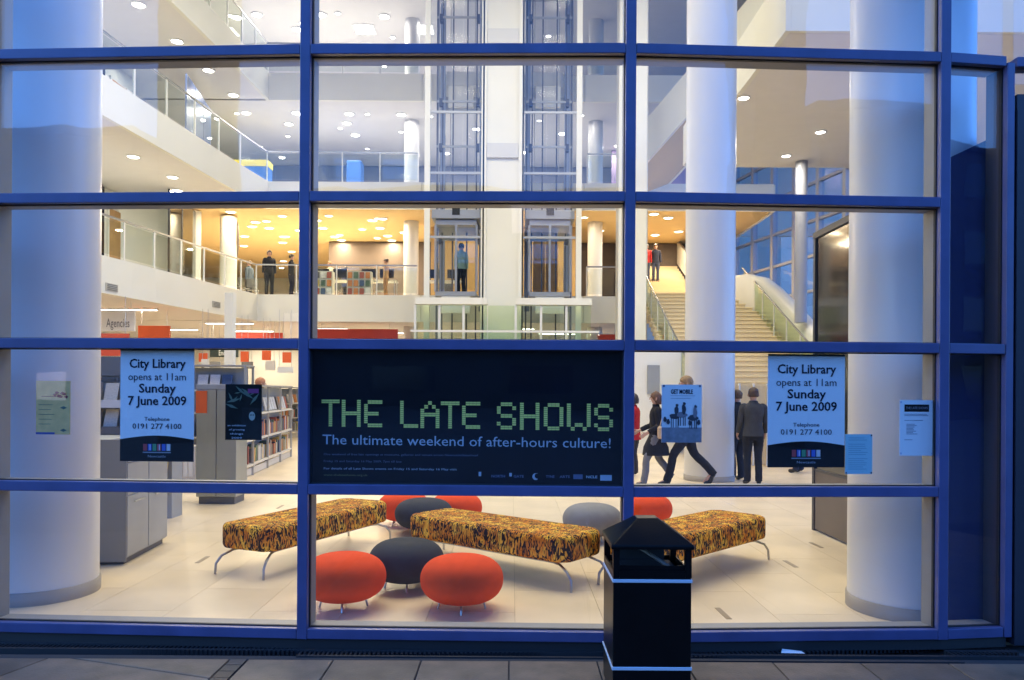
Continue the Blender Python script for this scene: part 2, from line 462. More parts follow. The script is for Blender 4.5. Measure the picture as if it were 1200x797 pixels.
# back walls of the galleries
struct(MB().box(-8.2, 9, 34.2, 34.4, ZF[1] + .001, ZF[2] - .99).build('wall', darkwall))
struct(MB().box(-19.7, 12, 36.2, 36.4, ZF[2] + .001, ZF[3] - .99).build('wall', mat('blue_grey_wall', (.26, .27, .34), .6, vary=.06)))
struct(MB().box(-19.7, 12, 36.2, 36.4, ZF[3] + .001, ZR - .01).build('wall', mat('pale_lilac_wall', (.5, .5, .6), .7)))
struct(MB().box(-13.6, -13.4, 9.4, 26.2, ZF[1] + .001, ZF[2] - .99).build('wall', white))
struct(MB().beam((-13.45, 26.1, ZF[1] + 1.58), (-11.65, 28.6, ZF[1] + 1.58), .16, 3.1).build('wall', white))
struct(MB().box(-13.2, -13.0, 9.4, 26.2, ZF[2] + .001, ZF[3] - .99).build('wall', white))
struct(MB().box(-13.2, -13.0, 9.4, 26.2, ZF[3] + .001, ZR - .01).build('wall', white))
ceil3 = struct(MB().box(-19.7, 12, 28.0, 45.6, 16.15, 16.25).build('ceiling', ceil_w))
# ground floor back wall and its coloured frieze
struct(MB().box(-19.7, -3.5, 43.0, 43.2, 0, 4.0).build('wall', white))

# ================================================================ LAMPS
LD = {}
def lamp_data(key, col, power, size):
    if key not in LD:
        d = bpy.data.lights.new('lamp_light', 'AREA'); d.shape = 'DISK'; d.size = size; d.energy = power * LAMP * (1 if key == 'roof' else 1.8); d.color = col
        if key[0] == 'roof' or key == 'roof': d.spread = R(160)
        LD[key] = d
    return LD[key]
rimm = mat('lamp_rim_white', (.8, .8, .8), .4)
DL = {}
def downlight(p, kind, label, group, power, col, r=.14, drop=.05):
    key = (kind, r)
    if key not in DL:
        DL[key] = (MB().lathe([(r * 1.25, 0), (r * 1.25, -.02), (r * 1.02, -.035), (r * 1.02, -.01)], 20).mesh('rim', rimm),
                   MB().lathe([(r, -.005), (r * .9, -.03), (.001, -.045)], 20).mesh('lens', lampa if kind == 'a' else lampw))
    t = empty('downlight', p); tag(t, label, 'ceiling light', group)
    share('rim', DL[key][0], (0, 0, 0), t); share('lens', DL[key][1], (0, 0, 0), t)
    o = bpy.data.objects.new('lamp_light', lamp_data((kind, power), col, power, r * 1.6)); link(o, t); o.location = (0, 0, -drop - .02)
    return t
WARM = (1.0, .80, .52); NEUT = (1.0, .88, .66); COOL = (1.0, .93, .80)
# first floor, amber ceiling (z of the soffit of gallery 2)
zc = ZF[2] - .98 + .02
for (u, v) in [(270, 242), (299, 260), (315, 267), (332, 277), (331, 284), (371, 258), (378, 267), (392, 277), (403, 284), (436, 258), (448, 256), (445, 267), (454, 276), (461, 284), (768, 246), (795, 271)]:
    p = on_z(u, v, zc)
    if p.y < 28.3: p = on_z(u, 248, zc)
    p.z = zc; p.y = max(28.6, min(p.y, 33.9 if p.x > -8.3 else 42))
    downlight(p, 'a', 'round glowing downlight in the amber first floor ceiling', 'downlights in the amber ceiling', 36, WARM, r=.17)
for (x, y) in [(-10.6, 31.2), (-11.6, 33.2), (-12.4, 35.4), (-10.6, 36.8), (-11.8, 39.5), (5.9, 29.2), (7.6, 30.4), (6.0, 32.4), (-1.6, 29.4), (1.2, 29.4)]:  # later entries are lamps added to light the stairs and lift landing
    downlight(Vector((x, y, zc)), 'a', 'round glowing downlight in the amber first floor ceiling', 'downlights in the amber ceiling', 36, WARM, r=.17)
for (x, y) in [(-8.8, 29.3), (-7.9, 30.6), (-7.0, 29.2), (-6.2, 31.6), (-5.2, 29.6), (-4.6, 32.2), (-7.4, 32.8), (-8.9, 31.9), (-5.9, 33.4), (-9.8, 33.2), (-9.7, 30.2), (3.6, 31.6), (2.7, 29.2)]:
    downlight(Vector((x, y, zc)), 'a', 'round glowing downlight in the amber first floor ceiling', 'downlights in the amber ceiling', 15, WARM, r=.14)
for (u, v) in [(156, 183), (202, 207)]:
    downlight(on_z(u, v, zc), 'w', 'round downlight under the second gallery, left wing', 'downlights under the left wing of the second gallery', 45, NEUT, r=.16)
for (x, y) in [(-12.2, 14.5), (-11.2, 25.6)]:
    downlight(Vector((x, y, zc)), 'w', 'round downlight under the second gallery, left wing', 'downlights under the left wing of the second gallery', 45, NEUT, r=.16)
# second floor (soffit of gallery 3)
zc = ZF[3] - .98 + .02
for (u, v) in [(162, 5), (207, 48), (244, 82), (273, 111), (288, 132), (338, 145), (347, 132), (409, 133), (406, 144), (416, 158), (470, 134)]:
    p = on_z(u, v, zc); p.y = min(p.y, 35.8)
    downlight(p, 'w', 'round white downlight in the second floor ceiling', 'downlights in the second floor ceiling', 20, COOL, r=.17)
for (x, y) in [(-3, 34.2), (-1.5, 31), (0.5, 34), (2, 31.5), (4.5, 33)]:
    downlight(Vector((x, y, zc)), 'w', 'round white downlight in the second floor ceiling', 'downlights in the second floor ceiling', 20, COOL, r=.17)
for (x, y) in [(-8.2, 29.5), (-7.0, 31.0), (-5.6, 29.4), (-6.4, 33.6), (-4.6, 31.4), (-9.4, 32.0), (-10.6, 29.4), (-11.0, 33.4), (-3.2, 29.6), (-1.2, 34.6), (1.0, 30.0), (3.4, 33.8), (2.6, 29.4), (-12.2, 25.0), (-11.6, 21.0), (-12.4, 17.8)]:
    downlight(Vector((x, y, zc)), 'w', 'small', 'small downlights in the second floor ceiling', 8, COOL, r=.09)
for (x, y) in [(-8.4, 30.4), (-6.8, 29.6), (-5.0, 31.6), (-3.4, 30.2), (-7.6, 33.0), (-5.8, 34.4), (-9.9, 32.2), (-1.4, 32.6), (1.4, 31.4), (3.0, 33.4)]:
    downlight(Vector((x, y, 16.14)), 'w', 'small', 'small downlights in the third floor ceiling', 10, COOL, r=.10)
# third floor
for (u, v) in [(277, 20), (301, 17), (376, 17), (450, 19), (348, 34)]:
    p = on_z(u, v, 16.14); p.y = min(p.y, 35.8)
    downlight(p, 'w', 'round white downlight in the third floor ceiling', 'downlights in the third floor ceiling', 40, COOL, r=.19)
for (u, v) in [(427, 34), (496, 34)]:
    p = on_z(u, v, 16.14); p.y = min(p.y, 35.5)
    t = empty('ceiling_panel_light', p); tag(t, 'square white panel light in the third floor ceiling' + (', the left one' if u < 450 else ', the one beside the lift post'), 'ceiling light', 'square panel lights')
    MB().box(-.42, .42, -.42, .42, -.03, 0).build('frame', rimm, t); MB().box(-.36, .36, -.36, .36, -.045, -.0305).build('diffuser', lampw, t)
# under the left galleries on the ground floor
zc = ZF[1] - .98 + .02
for i, (x, y) in enumerate([(-12.6, 15.2), (-11.8, 18.5), (-14.5, 22), (-12, 24), (-10.6, 28.8), (-7.5, 31), (-5, 33), (-9, 37), (-13.6, 41.5), (-12.6, 38.5), (-12, 35.5), (-11, 32.5), (-14, 32), (-3, 37), (2, 33), (0, 30.5), (-6, 40)]):
    t = empty('strip_light', (x, y, zc)); tag(t, 'long fluorescent strip light under the first gallery above the bookshelves', 'ceiling light', 'fluorescent strips above the bookshelves')
    MB().box(-.9, .9, -.11, .11, -.05, 0).build('housing', rimm, t); MB().box(-.86, .86, -.08, .08, -.062, -.0505).build('tube', lampw, t)
    d = LD.get('strip')
    if d is None:
        d = bpy.data.lights.new('lamp_light', 'AREA'); d.shape = 'RECTANGLE'; d.size = 1.7; d.size_y = .16; d.energy = 75 * LAMP; d.color = NEUT; LD['strip'] = d
    o = bpy.data.objects.new('lamp_light', d); link(o, t); o.location = (0, 0, -.08)
# unseen lamps added in the roof above the view to light the hall
for i, x in enumerate((-6.5, -2.4, 1.7, 5.8)):
    for j, y in enumerate((8.8, 11.8, 14.8, 17.8)):
        t = empty('added_roof_lamp', (x, y, ZR)); tag(t, 'large round lamp added out of view in the roof to light the hall', 'ceiling light', 'added roof lamps')
        MB().lathe([(.62, 0), (.62, -.12), (.5, -.16)], 32).build('housing', rimm, t); MB().lathe([(.34, -.150), (.32, -.17)], 32).build('lens', emis('added_lamp_lens', (1, .95, .86), .9), t)
        o = bpy.data.objects.new('lamp_light', lamp_data('roof', (1.0, .90, .64), 190, 1.0)); link(o, t); o.location = (0, 0, -.2)

# ================================================================ RIGHT SIDE: soffit, glazed side wall, stairs, lobby
# level two balcony slab over the right of the hall
rb = empty('balcony'); tag(rb, 'broad pale balcony block over the right of the hall, downlights in its flat soffit', 'balcony')
RBX = 5.05
MB().box(RBX, 15.4, 14.1, 22.4, 8.2, 8.26).build('soffit', ceil_w, rb)
MB().box(RBX, 15.4, 14.0, 14.09, 8.2, 9.35).build('fascia', white, rb)
MB().box(RBX - .1, RBX - .002, 14.0, 22.4, 8.2, 9.35).build('fascia', white, rb)
MB().box(RBX, 15.4, 22.41, 22.5, 8.2, 9.35).build('fascia', white, rb)
MB().box(RBX, 15.4, 14.1, 22.4, 9.0, 9.3).build('floor_slab', white, rb)
for (u, v), w in zip([(871, 114), (961, 154), (921, 182)], ('nearest the white column, highest', 'rightmost', 'farthest back')):
    downlight(on_z(u, v, 8.2), 'w', 'round downlight in the balcony soffit at the right, ' + w, 'downlights in the balcony soffit', 45, NEUT, r=.12)
# upper wall behind the balcony
struct(MB().box(9.6, 15.6, 34.3, 34.5, 8.6, ZR).build('wall', white))
# lift core pier standing by the second mullion
pier = empty('square_pier', (3.72, 24.2, 0)); tag(pier, 'square white pier rising full height between the right lift and the stairs', 'pillar')
MB().box(-.44, .44, -.3, .3, 0, ZR - .01).build('shaft', white, pier, bevel=.01)
# glazed side wall, running back obliquely
gw = empty('side_glazing'); tag(gw, 'tall grey framed glass side wall showing the blue dusk at the right rear', 'curtain wall')
A = Vector((14.2, 14.6, 0)); B = Vector((9.95, 34.2, 0)); d = (B - A); L = d.length; rz = math.atan2(d.y, d.x)
gw.location = A; gw.rotation_euler = (0, 0, rz)
framg = mat('grey_lilac_frame', (.42, .42, .48), .5)
NP = 13
zz = [0.05, 1.4, 2.8, 4.1, 5.4, 6.7, 8.0, 9.4, 11, 12.6, 14.2, 15.8, ZR - .05]
for k in range(NP + 1):
    MB().box(k * L / NP - .09, k * L / NP + .09, -.10, .12, 0, ZR - .02).build('mullion', framg, gw)
for z in zz:
    MB().box(.0, L, -.06, .08, z - .05, z + .05).build('transom', framg, gw)
gside = glassmat('side_glass', (.93, .95, .98), 1.3)
for k in range(NP):
    for za, zb in zip(zz, zz[1:]):
        MB().box(k * L / NP + .1, (k + 1) * L / NP - .1, -.012, .0, za + .055, zb - .055).build('glass_pane', gside, gw)
sg_ = empty('corner_glazing'); tag(sg_, 'glass side wall out of view beyond the entrance lobby', 'curtain wall')
for k in range(5): MB().box(15.0, 15.1, 5.2 + 2.3 * k, 5.27 + 2.3 * k, 0, ZR - .02).build('mullion', framg, sg_)
for j in range(6): MB().box(15.02, 15.034, 5.28, 14.6, .1 + j * 2.8, 2.8 + j * 2.8).build('glass_pane', gside, sg_)
# slim column standing on the stair parapet
sc1 = empty('round_column', (8.22, 21.9, 0)); tag(sc1, 'slim grey column rising out of the curved stair parapet', 'column')
MB().lathe([(.17, 3.6), (.17, 8.19)], 24).build('shaft', mat('grey_column', (.30, .32, .40), .4), sc1)

# main stairs
stairs = empty('main_staircase'); tag(stairs, 'wide straight staircase with warm stone treads rising behind the white column', 'staircase')
X0, X1, Y0, NS = 4.45, 8.2, 17.0, 32
rise, go = ZF[1] / NS, .32
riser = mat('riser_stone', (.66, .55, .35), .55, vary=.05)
for k in range(NS):
    z = rise * (k + 1)
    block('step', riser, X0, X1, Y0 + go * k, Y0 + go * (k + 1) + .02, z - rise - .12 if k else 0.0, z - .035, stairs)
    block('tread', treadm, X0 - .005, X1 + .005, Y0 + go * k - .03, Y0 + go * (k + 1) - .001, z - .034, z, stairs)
yt = Y0 + go * NS
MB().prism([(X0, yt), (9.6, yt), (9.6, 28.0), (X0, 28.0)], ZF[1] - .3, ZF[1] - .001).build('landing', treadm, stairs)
MB().box(4.66, 9.6, 28.0, 36, ZF[1] - .3, ZF[1] - .002).build('upper_landing', treadm, stairs)
# parapet: thick curved white wall following the flight and sweeping in at the top
par = MB()
prof = [(8.62, 16.3, .9), (8.60, 17.4, 1.25), (8.58, 20, 2.55), (8.57, 23, 4.1), (8.50, 24.6, 4.95), (8.34, 25.4, 5.40), (8.05, 26.1, 5.62), (7.72, 26.9, 5.66), (7.5, 27.9, 5.66)]
wv = []; n = 6
for i, (x, y, z) in enumerate(prof):
    t_ = (Vector(prof[min(i + 1, len(prof) - 1)][:2]) - Vector(prof[max(i - 1, 0)][:2])).normalized(); nrm = Vector((-t_.y, t_.x))
    a = Vector((x, y)) + nrm * .22; b = Vector((x, y)) - nrm * .22
    zb = max(0, z - 2.0)
    wv += [(a.x, a.y, zb), (a.x, a.y, z - .1), (a.x + (b.x - a.x) * .18, a.y + (b.y - a.y) * .18, z), (b.x - (b.x - a.x) * .18, b.y - (b.y - a.y) * .18, z), (b.x, b.y, z - .1), (b.x, b.y, zb)]
fs = []
for i in range(len(prof) - 1):
    for k in range(n): fs.append((i * n + k, i * n + (k + 1) % n, (i + 1) * n + (k + 1) % n, (i + 1) * n + k))
fs += [tuple(range(n)), tuple(range((len(prof) - 1) * n, len(prof) * n))]
par.add(wv, fs, True)
par.build('parapet', white, stairs)
greenish = glassmat('stair_glass', (.90, .96, .86), 1.0)
def stair_rail(x, y0, y1, zoff=0):
    bal = empty('balustrade', parent=stairs)
    m = int((y1 - y0) / 1.05)
    f = lambda y: min(ZF[1], (y - Y0) / go * rise) if y > Y0 else 0
    for k in range(m):
        ya, yb = y0 + (y1 - y0) * k / m, y0 + (y1 - y0) * (k + 1) / m
        za, zb = f(ya), f(yb)
        MB().beam((x, ya + .02, za + .58), (x, yb - .02, zb + .58), .014, .84, up=(0, 0, 1)).build('glass_panel', greenish, bal)
        share('baluster', cube(postm), (x, ya, za + .52), bal, scale=(.03, .05, 1.04))
    MB().tube([(x, y0, f(y0) + 1.05), (x, y1, f(y1) + 1.05)], .028, 8).build('handrail', railm, bal)
stair_rail(X0 + .06, 17.1, 27.2); stair_rail(X0 + .62, 17.1, 22.5); stair_rail(8.05, 17.1, 26.9)
# upper flight, farther back, climbing to the second floor
up = empty('upper_staircase'); tag(up, 'farther amber-lit flight of stairs climbing above the first landing', 'staircase')
for k in range(24):
    z = ZF[1] + rise * 1.02 * (k + 1)
    if z > ZF[2] - .9: break
    block('step', riser, 4.7, 7.3, 30 + .34 * k, 30 + .34 * (k + 1) + .02, z - .3, z, up)
for x in (4.66, 7.34):
    MB().beam((x, 30, ZF[1] + .75), (x, 30 + .34 * 18, ZF[1] + .75 + rise * 1.02 * 18), .06, .9).build('balustrade_panel', postm, up)
    MB().tube([(x, 30, ZF[1] + 1.3), (x, 30 + .34 * 18, ZF[1] + 1.3 + rise * 1.02 * 18)], .03).build('handrail', railm, up)
struct(MB().box(4.66, 9.9, 36.6, 36.8, ZF[1], ZF[2]).build('wall', mat('amber_lit_plaster', (.62, .50, .36), .7)))
# panelled wall under the stairs, seen between the people
struct(MB().box(3.0, 4.40, 20.0, 20.12, 0, 2.8).build('wall', white))
t = empty('grey_notice_board', (at(766, 445, 19.9).x, 19.96, 1.55)); tag(t, 'small grey notice board on the cream wall left of the stairs', 'notice board'); MB().box(-.16, .16, 0, .03, 0, .75).build('board', greym, t)
sp = empty('slatted_screen', (0, 0, 0)); tag(sp, 'pale timber slatted screen along the foot of the stairs behind the two standing men', 'screen')
for k in range(13):
    block('panel', mat('honey_timber', (.70, .54, .30), .5, vary=.08), 4.62 + k * .3, 4.62 + k * .3 + .262, 16.55, 16.60, .05, 1.75, sp)
    block('slat', postm, 4.62 + k * .3 + .266, 4.62 + k * .3 + .296, 16.52, 16.60, .02, 1.8, sp)
# diagonal flight from the second to the third floor
df = empty('diagonal_staircase'); tag(df, 'white sided flight of stairs crossing diagonally high above the main stairs', 'staircase')
a0, a1 = Vector((4.62, 27.9, 9.55)), Vector((8.9, 22.6, 13.9))
side = (a1 - a0); side.z = 0; side.normalize(); nr = Vector((-side.y, side.x, 0))
for s_, nm in ((-.9, 'parapet'), (.9, 'parapet')):
    MB().beam(a0 + nr * s_, a1 + nr * s_, .1, 1.25).build(nm, white, df)
MB().beam(a0 + Vector((0, 0, -.62)), a1 + Vector((0, 0, -.62)), 1.7, .16).build('underside', mat('sand_plaster', (.55, .46, .30), .7), df)
for k in range(24):
    p = a0.lerp(a1, (k + .5) / 24)
    MB().box(-.1, .14, -.84, .84, -.46, -.29, Matrix.Translation(p) @ Matrix.Rotation(math.atan2(side.y, side.x), 4, 'Z')).build('step', white, df)
# slender diagonal balustrades and white verticals of the stair tower behind the pier
for i, (u, wd) in enumerate([(752, .34)]):
    p = at(u, 300, 26.5)
    t = empty('slim_post', (p.x, p.y, 0)); tag(t, 'slim white post beside the second blue mullion, left of the stairs', 'post'); MB().box(-wd / 2, wd / 2, -.12, .12, 0, ZR - .01).build('shaft', white, t)
purp = mat('mauve_wall', (.42, .30, .48), .6)
struct(MB().box(4.3, 9.5, 33.6, 33.7, ZF[2] + .01, ZF[3] - .99).build('wall', purp))

# dark entrance lobby at the right, inside the glass
lob = empty('entrance_lobby', (.08, 0, 0)); tag(lob, 'dark tinted glass entrance lobby box inside the right end of the front', 'lobby')
lobg = mat('tinted_dark_glass', (.012, .011, .013), .07, spec=.5)
lobb = mat('dark_brown_laminate', (.075, .055, .05), .35, vary=.15)
lobf = mat('dark_navy_frame', (.02, .022, .035), .4)
for k in range(4):
    ya, yb = 5.05 + k * .98, 5.05 + (k + 1) * .98
    MB().box(3.46, 3.49, ya + .03, yb - .03, .72, 3.40).build('glass_pane', lobg, lob)
    MB().box(3.45, 3.50, ya + .03, yb - .03, .02, .69).build('base_panel', lobb, lob)
    MB().box(3.44, 3.51, yb - .028, yb + .028, 0, 3.44).build('post', lobf, lob)
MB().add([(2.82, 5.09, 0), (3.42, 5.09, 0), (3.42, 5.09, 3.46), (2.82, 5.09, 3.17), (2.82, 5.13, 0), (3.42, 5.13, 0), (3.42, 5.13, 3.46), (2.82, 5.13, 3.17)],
         [(0, 1, 2, 3), (7, 6, 5, 4), (3, 2, 6, 7), (0, 4, 5, 1), (0, 3, 7, 4), (1, 5, 6, 2)]).build('reflection_panel', mat('painted_navy_reflection', (.03, .04, .13), .10, spec=.4), lob)  # dark sky and roofline reflected in the narrow pane, painted as a panel
MB().box(3.435, 3.515, 5.05, 9.0, 3.401, 3.47).build('top_rail', lobf, lob)
MB().box(3.445, 3.505, 5.08, 8.94, .691, .719).build('mid_rail', lobf, lob)
MB().box(3.52, 5.9, 8.9, 9.0, 0, 3.46).build('end_wall', lobf, lob)
MB().box(3.52, 5.9, 5.1, 8.89, 3.40, 3.46).build('lid', lobf, lob)
# doors and glazing right of the last post
dr = empty('entrance_door', (0, 0, 0)); tag(dr, 'dark navy framed entrance door at the right edge of the front', 'door')
MB().box(3.19, 3.26, 4.86, 4.96, .01, 3.40).build('door_frame', lobf, dr); MB().box(4.6, 4.7, 4.86, 4.96, .01, 3.40).build('door_frame', lobf, dr)
MB().box(3.19, 4.7, 4.865, 4.955, 3.401, 3.5).build('head', lobf, dr)
MB().box(3.27, 4.59, 4.90, 4.925, .1, 3.39).build('leaf_glass', lobg, dr)
MB().box(3.27, 4.59, 4.885, 4.94, .012, .098).build('kick_rail', lobf, dr)
tg = empty('top_glazing', (0, 0, 0)); tag(tg, 'upper glass panes above the entrance door at the right edge', 'glazing')
for za, zb in zip([3.55] + ZT[4:], [ZT[4]] + ZT[5:]):
    MB().box(3.20, 5.2, 4.915, 4.927, za + .035, zb - .035).build('glass_pane', glass, tg)
    MB().box(3.19, 5.2, 4.865, 4.975, zb - CW / 2, zb + CW / 2).build('transom_cap', blue, tg, bevel=.004)
MB().box(4.9, 5.25, 4.86, 5.0, 0, 3.5).build('side_panel', dk, tg)

# ================================================================ LIFTS
lf = .0267
liftm = mat('lift_steel', (.40, .41, .43), .4, metal=.2)
cable = mat('dark_lift_rail', (.09, .10, .15), .5)
struct(MB().box(-.90, .24, 24.0, 27.9, 0, ZR - .01).build('lift_core_wall', white))
struct(MB().box(-1.0, -.84, 23.9, 24.2, 0, ZR - .01).build('lift_core_edge', white))
struct(MB().box(.16, .32, 23.9, 24.2, 0, ZR - .01).build('lift_core_edge', white))
for z in (ZF[1] + 3.8, ZF[2] + 3.25, ZF[3] + 3.2):
    struct(MB().box(-.83, .15, 23.92, 23.999, z, z + .45).build('lift_core_band', mat('pale_grey_panel', (.62, .62, .62), .5)))
def lift(xa, xb, lab, car_z, doors):
    s = empty('lift_shaft', (0, 0, 0)); tag(s, 'full height glass lift shaft with blue steel rails, ' + lab, 'lift shaft', 'glass lift shafts')
    for x in (xa, xb):
        outer = (x == xa) == (xa < 0)
        w = .17 if outer else .05
        MB().box(x - w / 2, x + w / 2, 23.9, 24.05, 0, ZR - .02).build('post', white if outer else liftm, s)
        MB().box(x - .05, x + .05, 27.2, 27.3, 0, ZR - .02).build('post', liftm, s)
    for x in (xa + .32, xb - .30, (xa * .35 + xb * .65), xa + .14, xb - .12, (xa * .62 + xb * .38)):
        MB().box(x - .022, x + .022, 25.6, 25.66, 0, ZR - .03).build('guide_rail', cable, s)
    for x in (xa + .2, xb - .17):
        MB().box(x - .09, x + .09, 26.9, 27.05, 4.4, ZR - .03).build('rail_column', mat('blue_lift_steel', (.30, .34, .46), .4, metal=.1), s)
    zl = [.1, 2.2, 4.3, 6.4, 8.4, 10.3, 12.3, 14.4, ZR - .05]
    for za, zb in zip(zl, zl[1:]):
        MB().box(xa + .07, xb - .07, 23.96, 23.985, za + .04, zb - .04).build('glass_panel', glass_blue, s)
        MB().box(xa, xb, 23.94, 24.0, zb - .035, zb + .035).build('cross_rail', liftm if zb > 4.5 else white, s)
    for z in (ZF[2] + 2.35, ZF[3] + 2.35):
        MB().box(xa + .08, xb - .08, 27.3, 27.4, z, z + .5).build('landing_header', liftm, s)
        MB().box(xa + .3, xb - .3, 27.31, 27.39, z + .9, z + 1.4).build('landing_box', postm, s)
        for k in (0, 1):
            xm = (xa + xb) / 2; w = .44
            MB().box(xm - w + k * w + .01, xm + k * w - .01, 27.32, 27.35, z - 2.3, z - .02).build('landing_door', glass_blue, s)
            MB().box(xm - .012 + (k * 2 - 1) * w, xm + .012 + (k * 2 - 1) * w, 27.30, 27.37, z - 2.3, z - .01).build('landing_jamb', liftm, s)
    for z in (6.6, 8.0, 9.7, 11.2, 12.7, 14.0, 15.4):
        MB().box(xa + .12, xb - .12, 25.55, 25.59, z, z + .07).build('rail_bracket', liftm, s)
        for x in (xa + .26, xb - .26): MB().box(x - .05, x + .05, 25.5, 25.7, z - .12, z + .12).build('rail_clamp', cable, s)
    MB().box(xa + .45, xb - .45, 26.2, 26.35, 11.3, 12.0).build('counterweight', postm, s)
    c = empty('lift_car', (0, 0, car_z)); tag(c, ('glass lift car with a passenger stopped at the first floor, left shaft' if doors else 'glass lift car in front of oak landing doors, right shaft'), 'lift')
    m0, m1 = xa + .22, xb - .22
    MB().box(m0, m1, 24.4, 26.6, 0, .14).build('car_floor', liftm, c)
    MB().box(m0, m1, 24.4, 26.6, 2.25, 2.42).build('car_roof', liftm, c, bevel=.01)
    MB().box(m0 - .12, m1 + .12, 24.3, 26.0, 2.44, 2.72).build('roof_beam', liftm, c, bevel=.01)
    MB().box((m0 + m1) / 2 - .12, (m0 + m1) / 2 + .12, 24.28, 24.4, 2.55, 2.8).build('motor', rubber, c)
    for x in (m0, m1, (m0 + m1) / 2):
        MB().box(x - .035, x + .035, 24.38, 24.46, .14, 2.25).build('car_post', liftm, c)
    MB().box(m0 + .04, m1 - .04, 24.41, 24.43, .2, 2.2).build('glass_panel', glass_in, c)
    MB().box(m0 + .2, m1 - .2, 24.36, 24.5, -.55, -.02).build('apron', postm, c)
    for x in (m0 - .1, m1 + .1): MB().box(x - .04, x + .04, 25.9, 26.1, .0, 2.4).build('sling', liftm, c)
    return c
L1 = lift(-2.68, -.93, 'left of the white core wall', 4.62, True)
L2 = lift(.30, 2.05, 'right of the white core wall', 4.62, False)
od = empty('lift_landing_doors', (1.17, 27.6, ZF[1])); tag(od, 'warm oak lift doors at the first floor landing behind the right lift', 'lift doors')
for k in (0, 1): MB().box(-.44 + k * .45, -.01 + k * .45, 0, .05, 0, 2.1).build('door_leaf', wood, od)
MB().box(-.55, .55, -.02, .03, 2.12, 2.25).build('header', liftm, od)
struct(MB().box(-3.3, 2.7, 31.0, 31.15, ZF[1] + .002, ZF[2] - .97).build('wall', mat('oak_panelling', (.50, .33, .13), .5, vary=.15, scale=1.5)))
# ledge and glass enclosure at the foot of the lifts
en = empty('lift_enclosure', (0, 0, 0)); tag(en, 'pale glass screen with white ledge round the foot of both lifts', 'glass screen')
for xa, xb in ((-2.95, -.75), (.1, 2.4)):
    MB().box(xa, xb, 23.2, 23.5, 4.22, 4.42).build('ledge', white, en)
    for k in range(3):
        w = (xb - xa) / 3
        MB().box(xa + w * k + .02, xa + w * (k + 1) - .02, 23.3, 23.33, .05, 4.2).build('glass_panel', greenish, en)
        share('post', cube(postm), (xa + w * k, 23.3, 2.1), en, scale=(.07, .07, 4.2))
MB().box(-3.05, 2.6, 23.0, 23.03, .05, 3.35).build('glass_panel', glass_in, en)
MB().box(-.74, .09, 23.35, 23.38, .05, 4.2).build('glass_panel', greenish, en)
MB().box(-3.05, 2.6, 22.98, 23.05, 3.36, 3.42).build('glass_rail', postm, en)

# ================================================================ REAR WALLS AND GALLERY DETAILS
def door(x, y, z, w, h, rz, label, m=wood):
    t = empty('wooden_door', (x, y, z), rz); tag(t, label, 'door')
    MB().box(-w / 2, w / 2, -.05, 0, .01, h).build('leaf', m, t, bevel=.005)
    MB().box(-w / 2 - .07, -w / 2 - .002, -.07, 0, 0, h + .07).build('jamb', white, t); MB().box(w / 2 + .002, w / 2 + .07, -.07, 0, 0, h + .07).build('jamb', white, t)
    MB().tube([(w / 2 - .1, -.09, 1.0), (w / 2 - .1, -.09, 1.2)], .012).build('handle', steel, t)
    return t
# left wing rooms, facing the hall (plane x = -13.4 / -13.0)
p = at(133, 270, 0.01)
door(-13.39, 13.39 * 900 / (600 - 134), ZF[1], 1.0, 2.5, R(90), 'tall oak door on the first floor of the left wing, behind the glass balustrade')
door(-12.99, 12.99 * 900 / (600 - 136), ZF[2], .95, 2.4, R(90), 'tall oak door on the second floor of the left wing')
for (x, z, u0, u1, lab) in [(-13.39, ZF[1], 113, 119, 'narrow dark window beside the first floor oak door'), (-12.99, ZF[2], 114, 119, 'narrow dark window beside the second floor oak door')]:
    y0, y1 = -x * 900 / (600 - u0), -x * 900 / (600 - u1)
    t = empty('interior_window', (x, y0, z)); tag(t, lab, 'window')
    MB().box(0, .06, 0, y1 - y0, 0, 3.1).build('frame', greyd, t); MB().box(.061, .07, .03, y1 - y0 - .03, .1, 3.0).build('pane', lobg, t)
# glazed meeting room on the first floor (dark reflecting panels)
mr = empty('meeting_room', (0, 0, 0)); tag(mr, 'dark glass meeting room front on the first floor where the gallery bends', 'glass room')
pts = [at(230, 270, 25.2), at(243, 270, 26.6), at(259, 270, 28.6)]
dgl = glassmat('smoked_glass', (.42, .46, .45), 1.6)
for a, b in zip(pts, pts[1:]):
    a = Vector((a.x - .9, a.y, 0)); b = Vector((b.x - .9, b.y, 0))
    MB().beam((a.x, a.y, ZF[1] + 1.55), (b.x, b.y, ZF[1] + 1.55), .03, 3.05).build('glass_panel', dgl, mr)
    share('post', cube(rubber), (a.x, a.y, ZF[1] + 1.55), mr, scale=(.06, .06, 3.08))
share('post', cube(rubber), (b.x, b.y, ZF[1] + 1.55), mr, scale=(.06, .06, 3.08))
rp = empty('round_column', (-10.85, 29.3, ZF[1])); tag(rp, 'cream round column at the corner of the first gallery', 'column')
MB().lathe([(.31, 0), (.31, 3.1)], 32).build('shaft', white, rp)
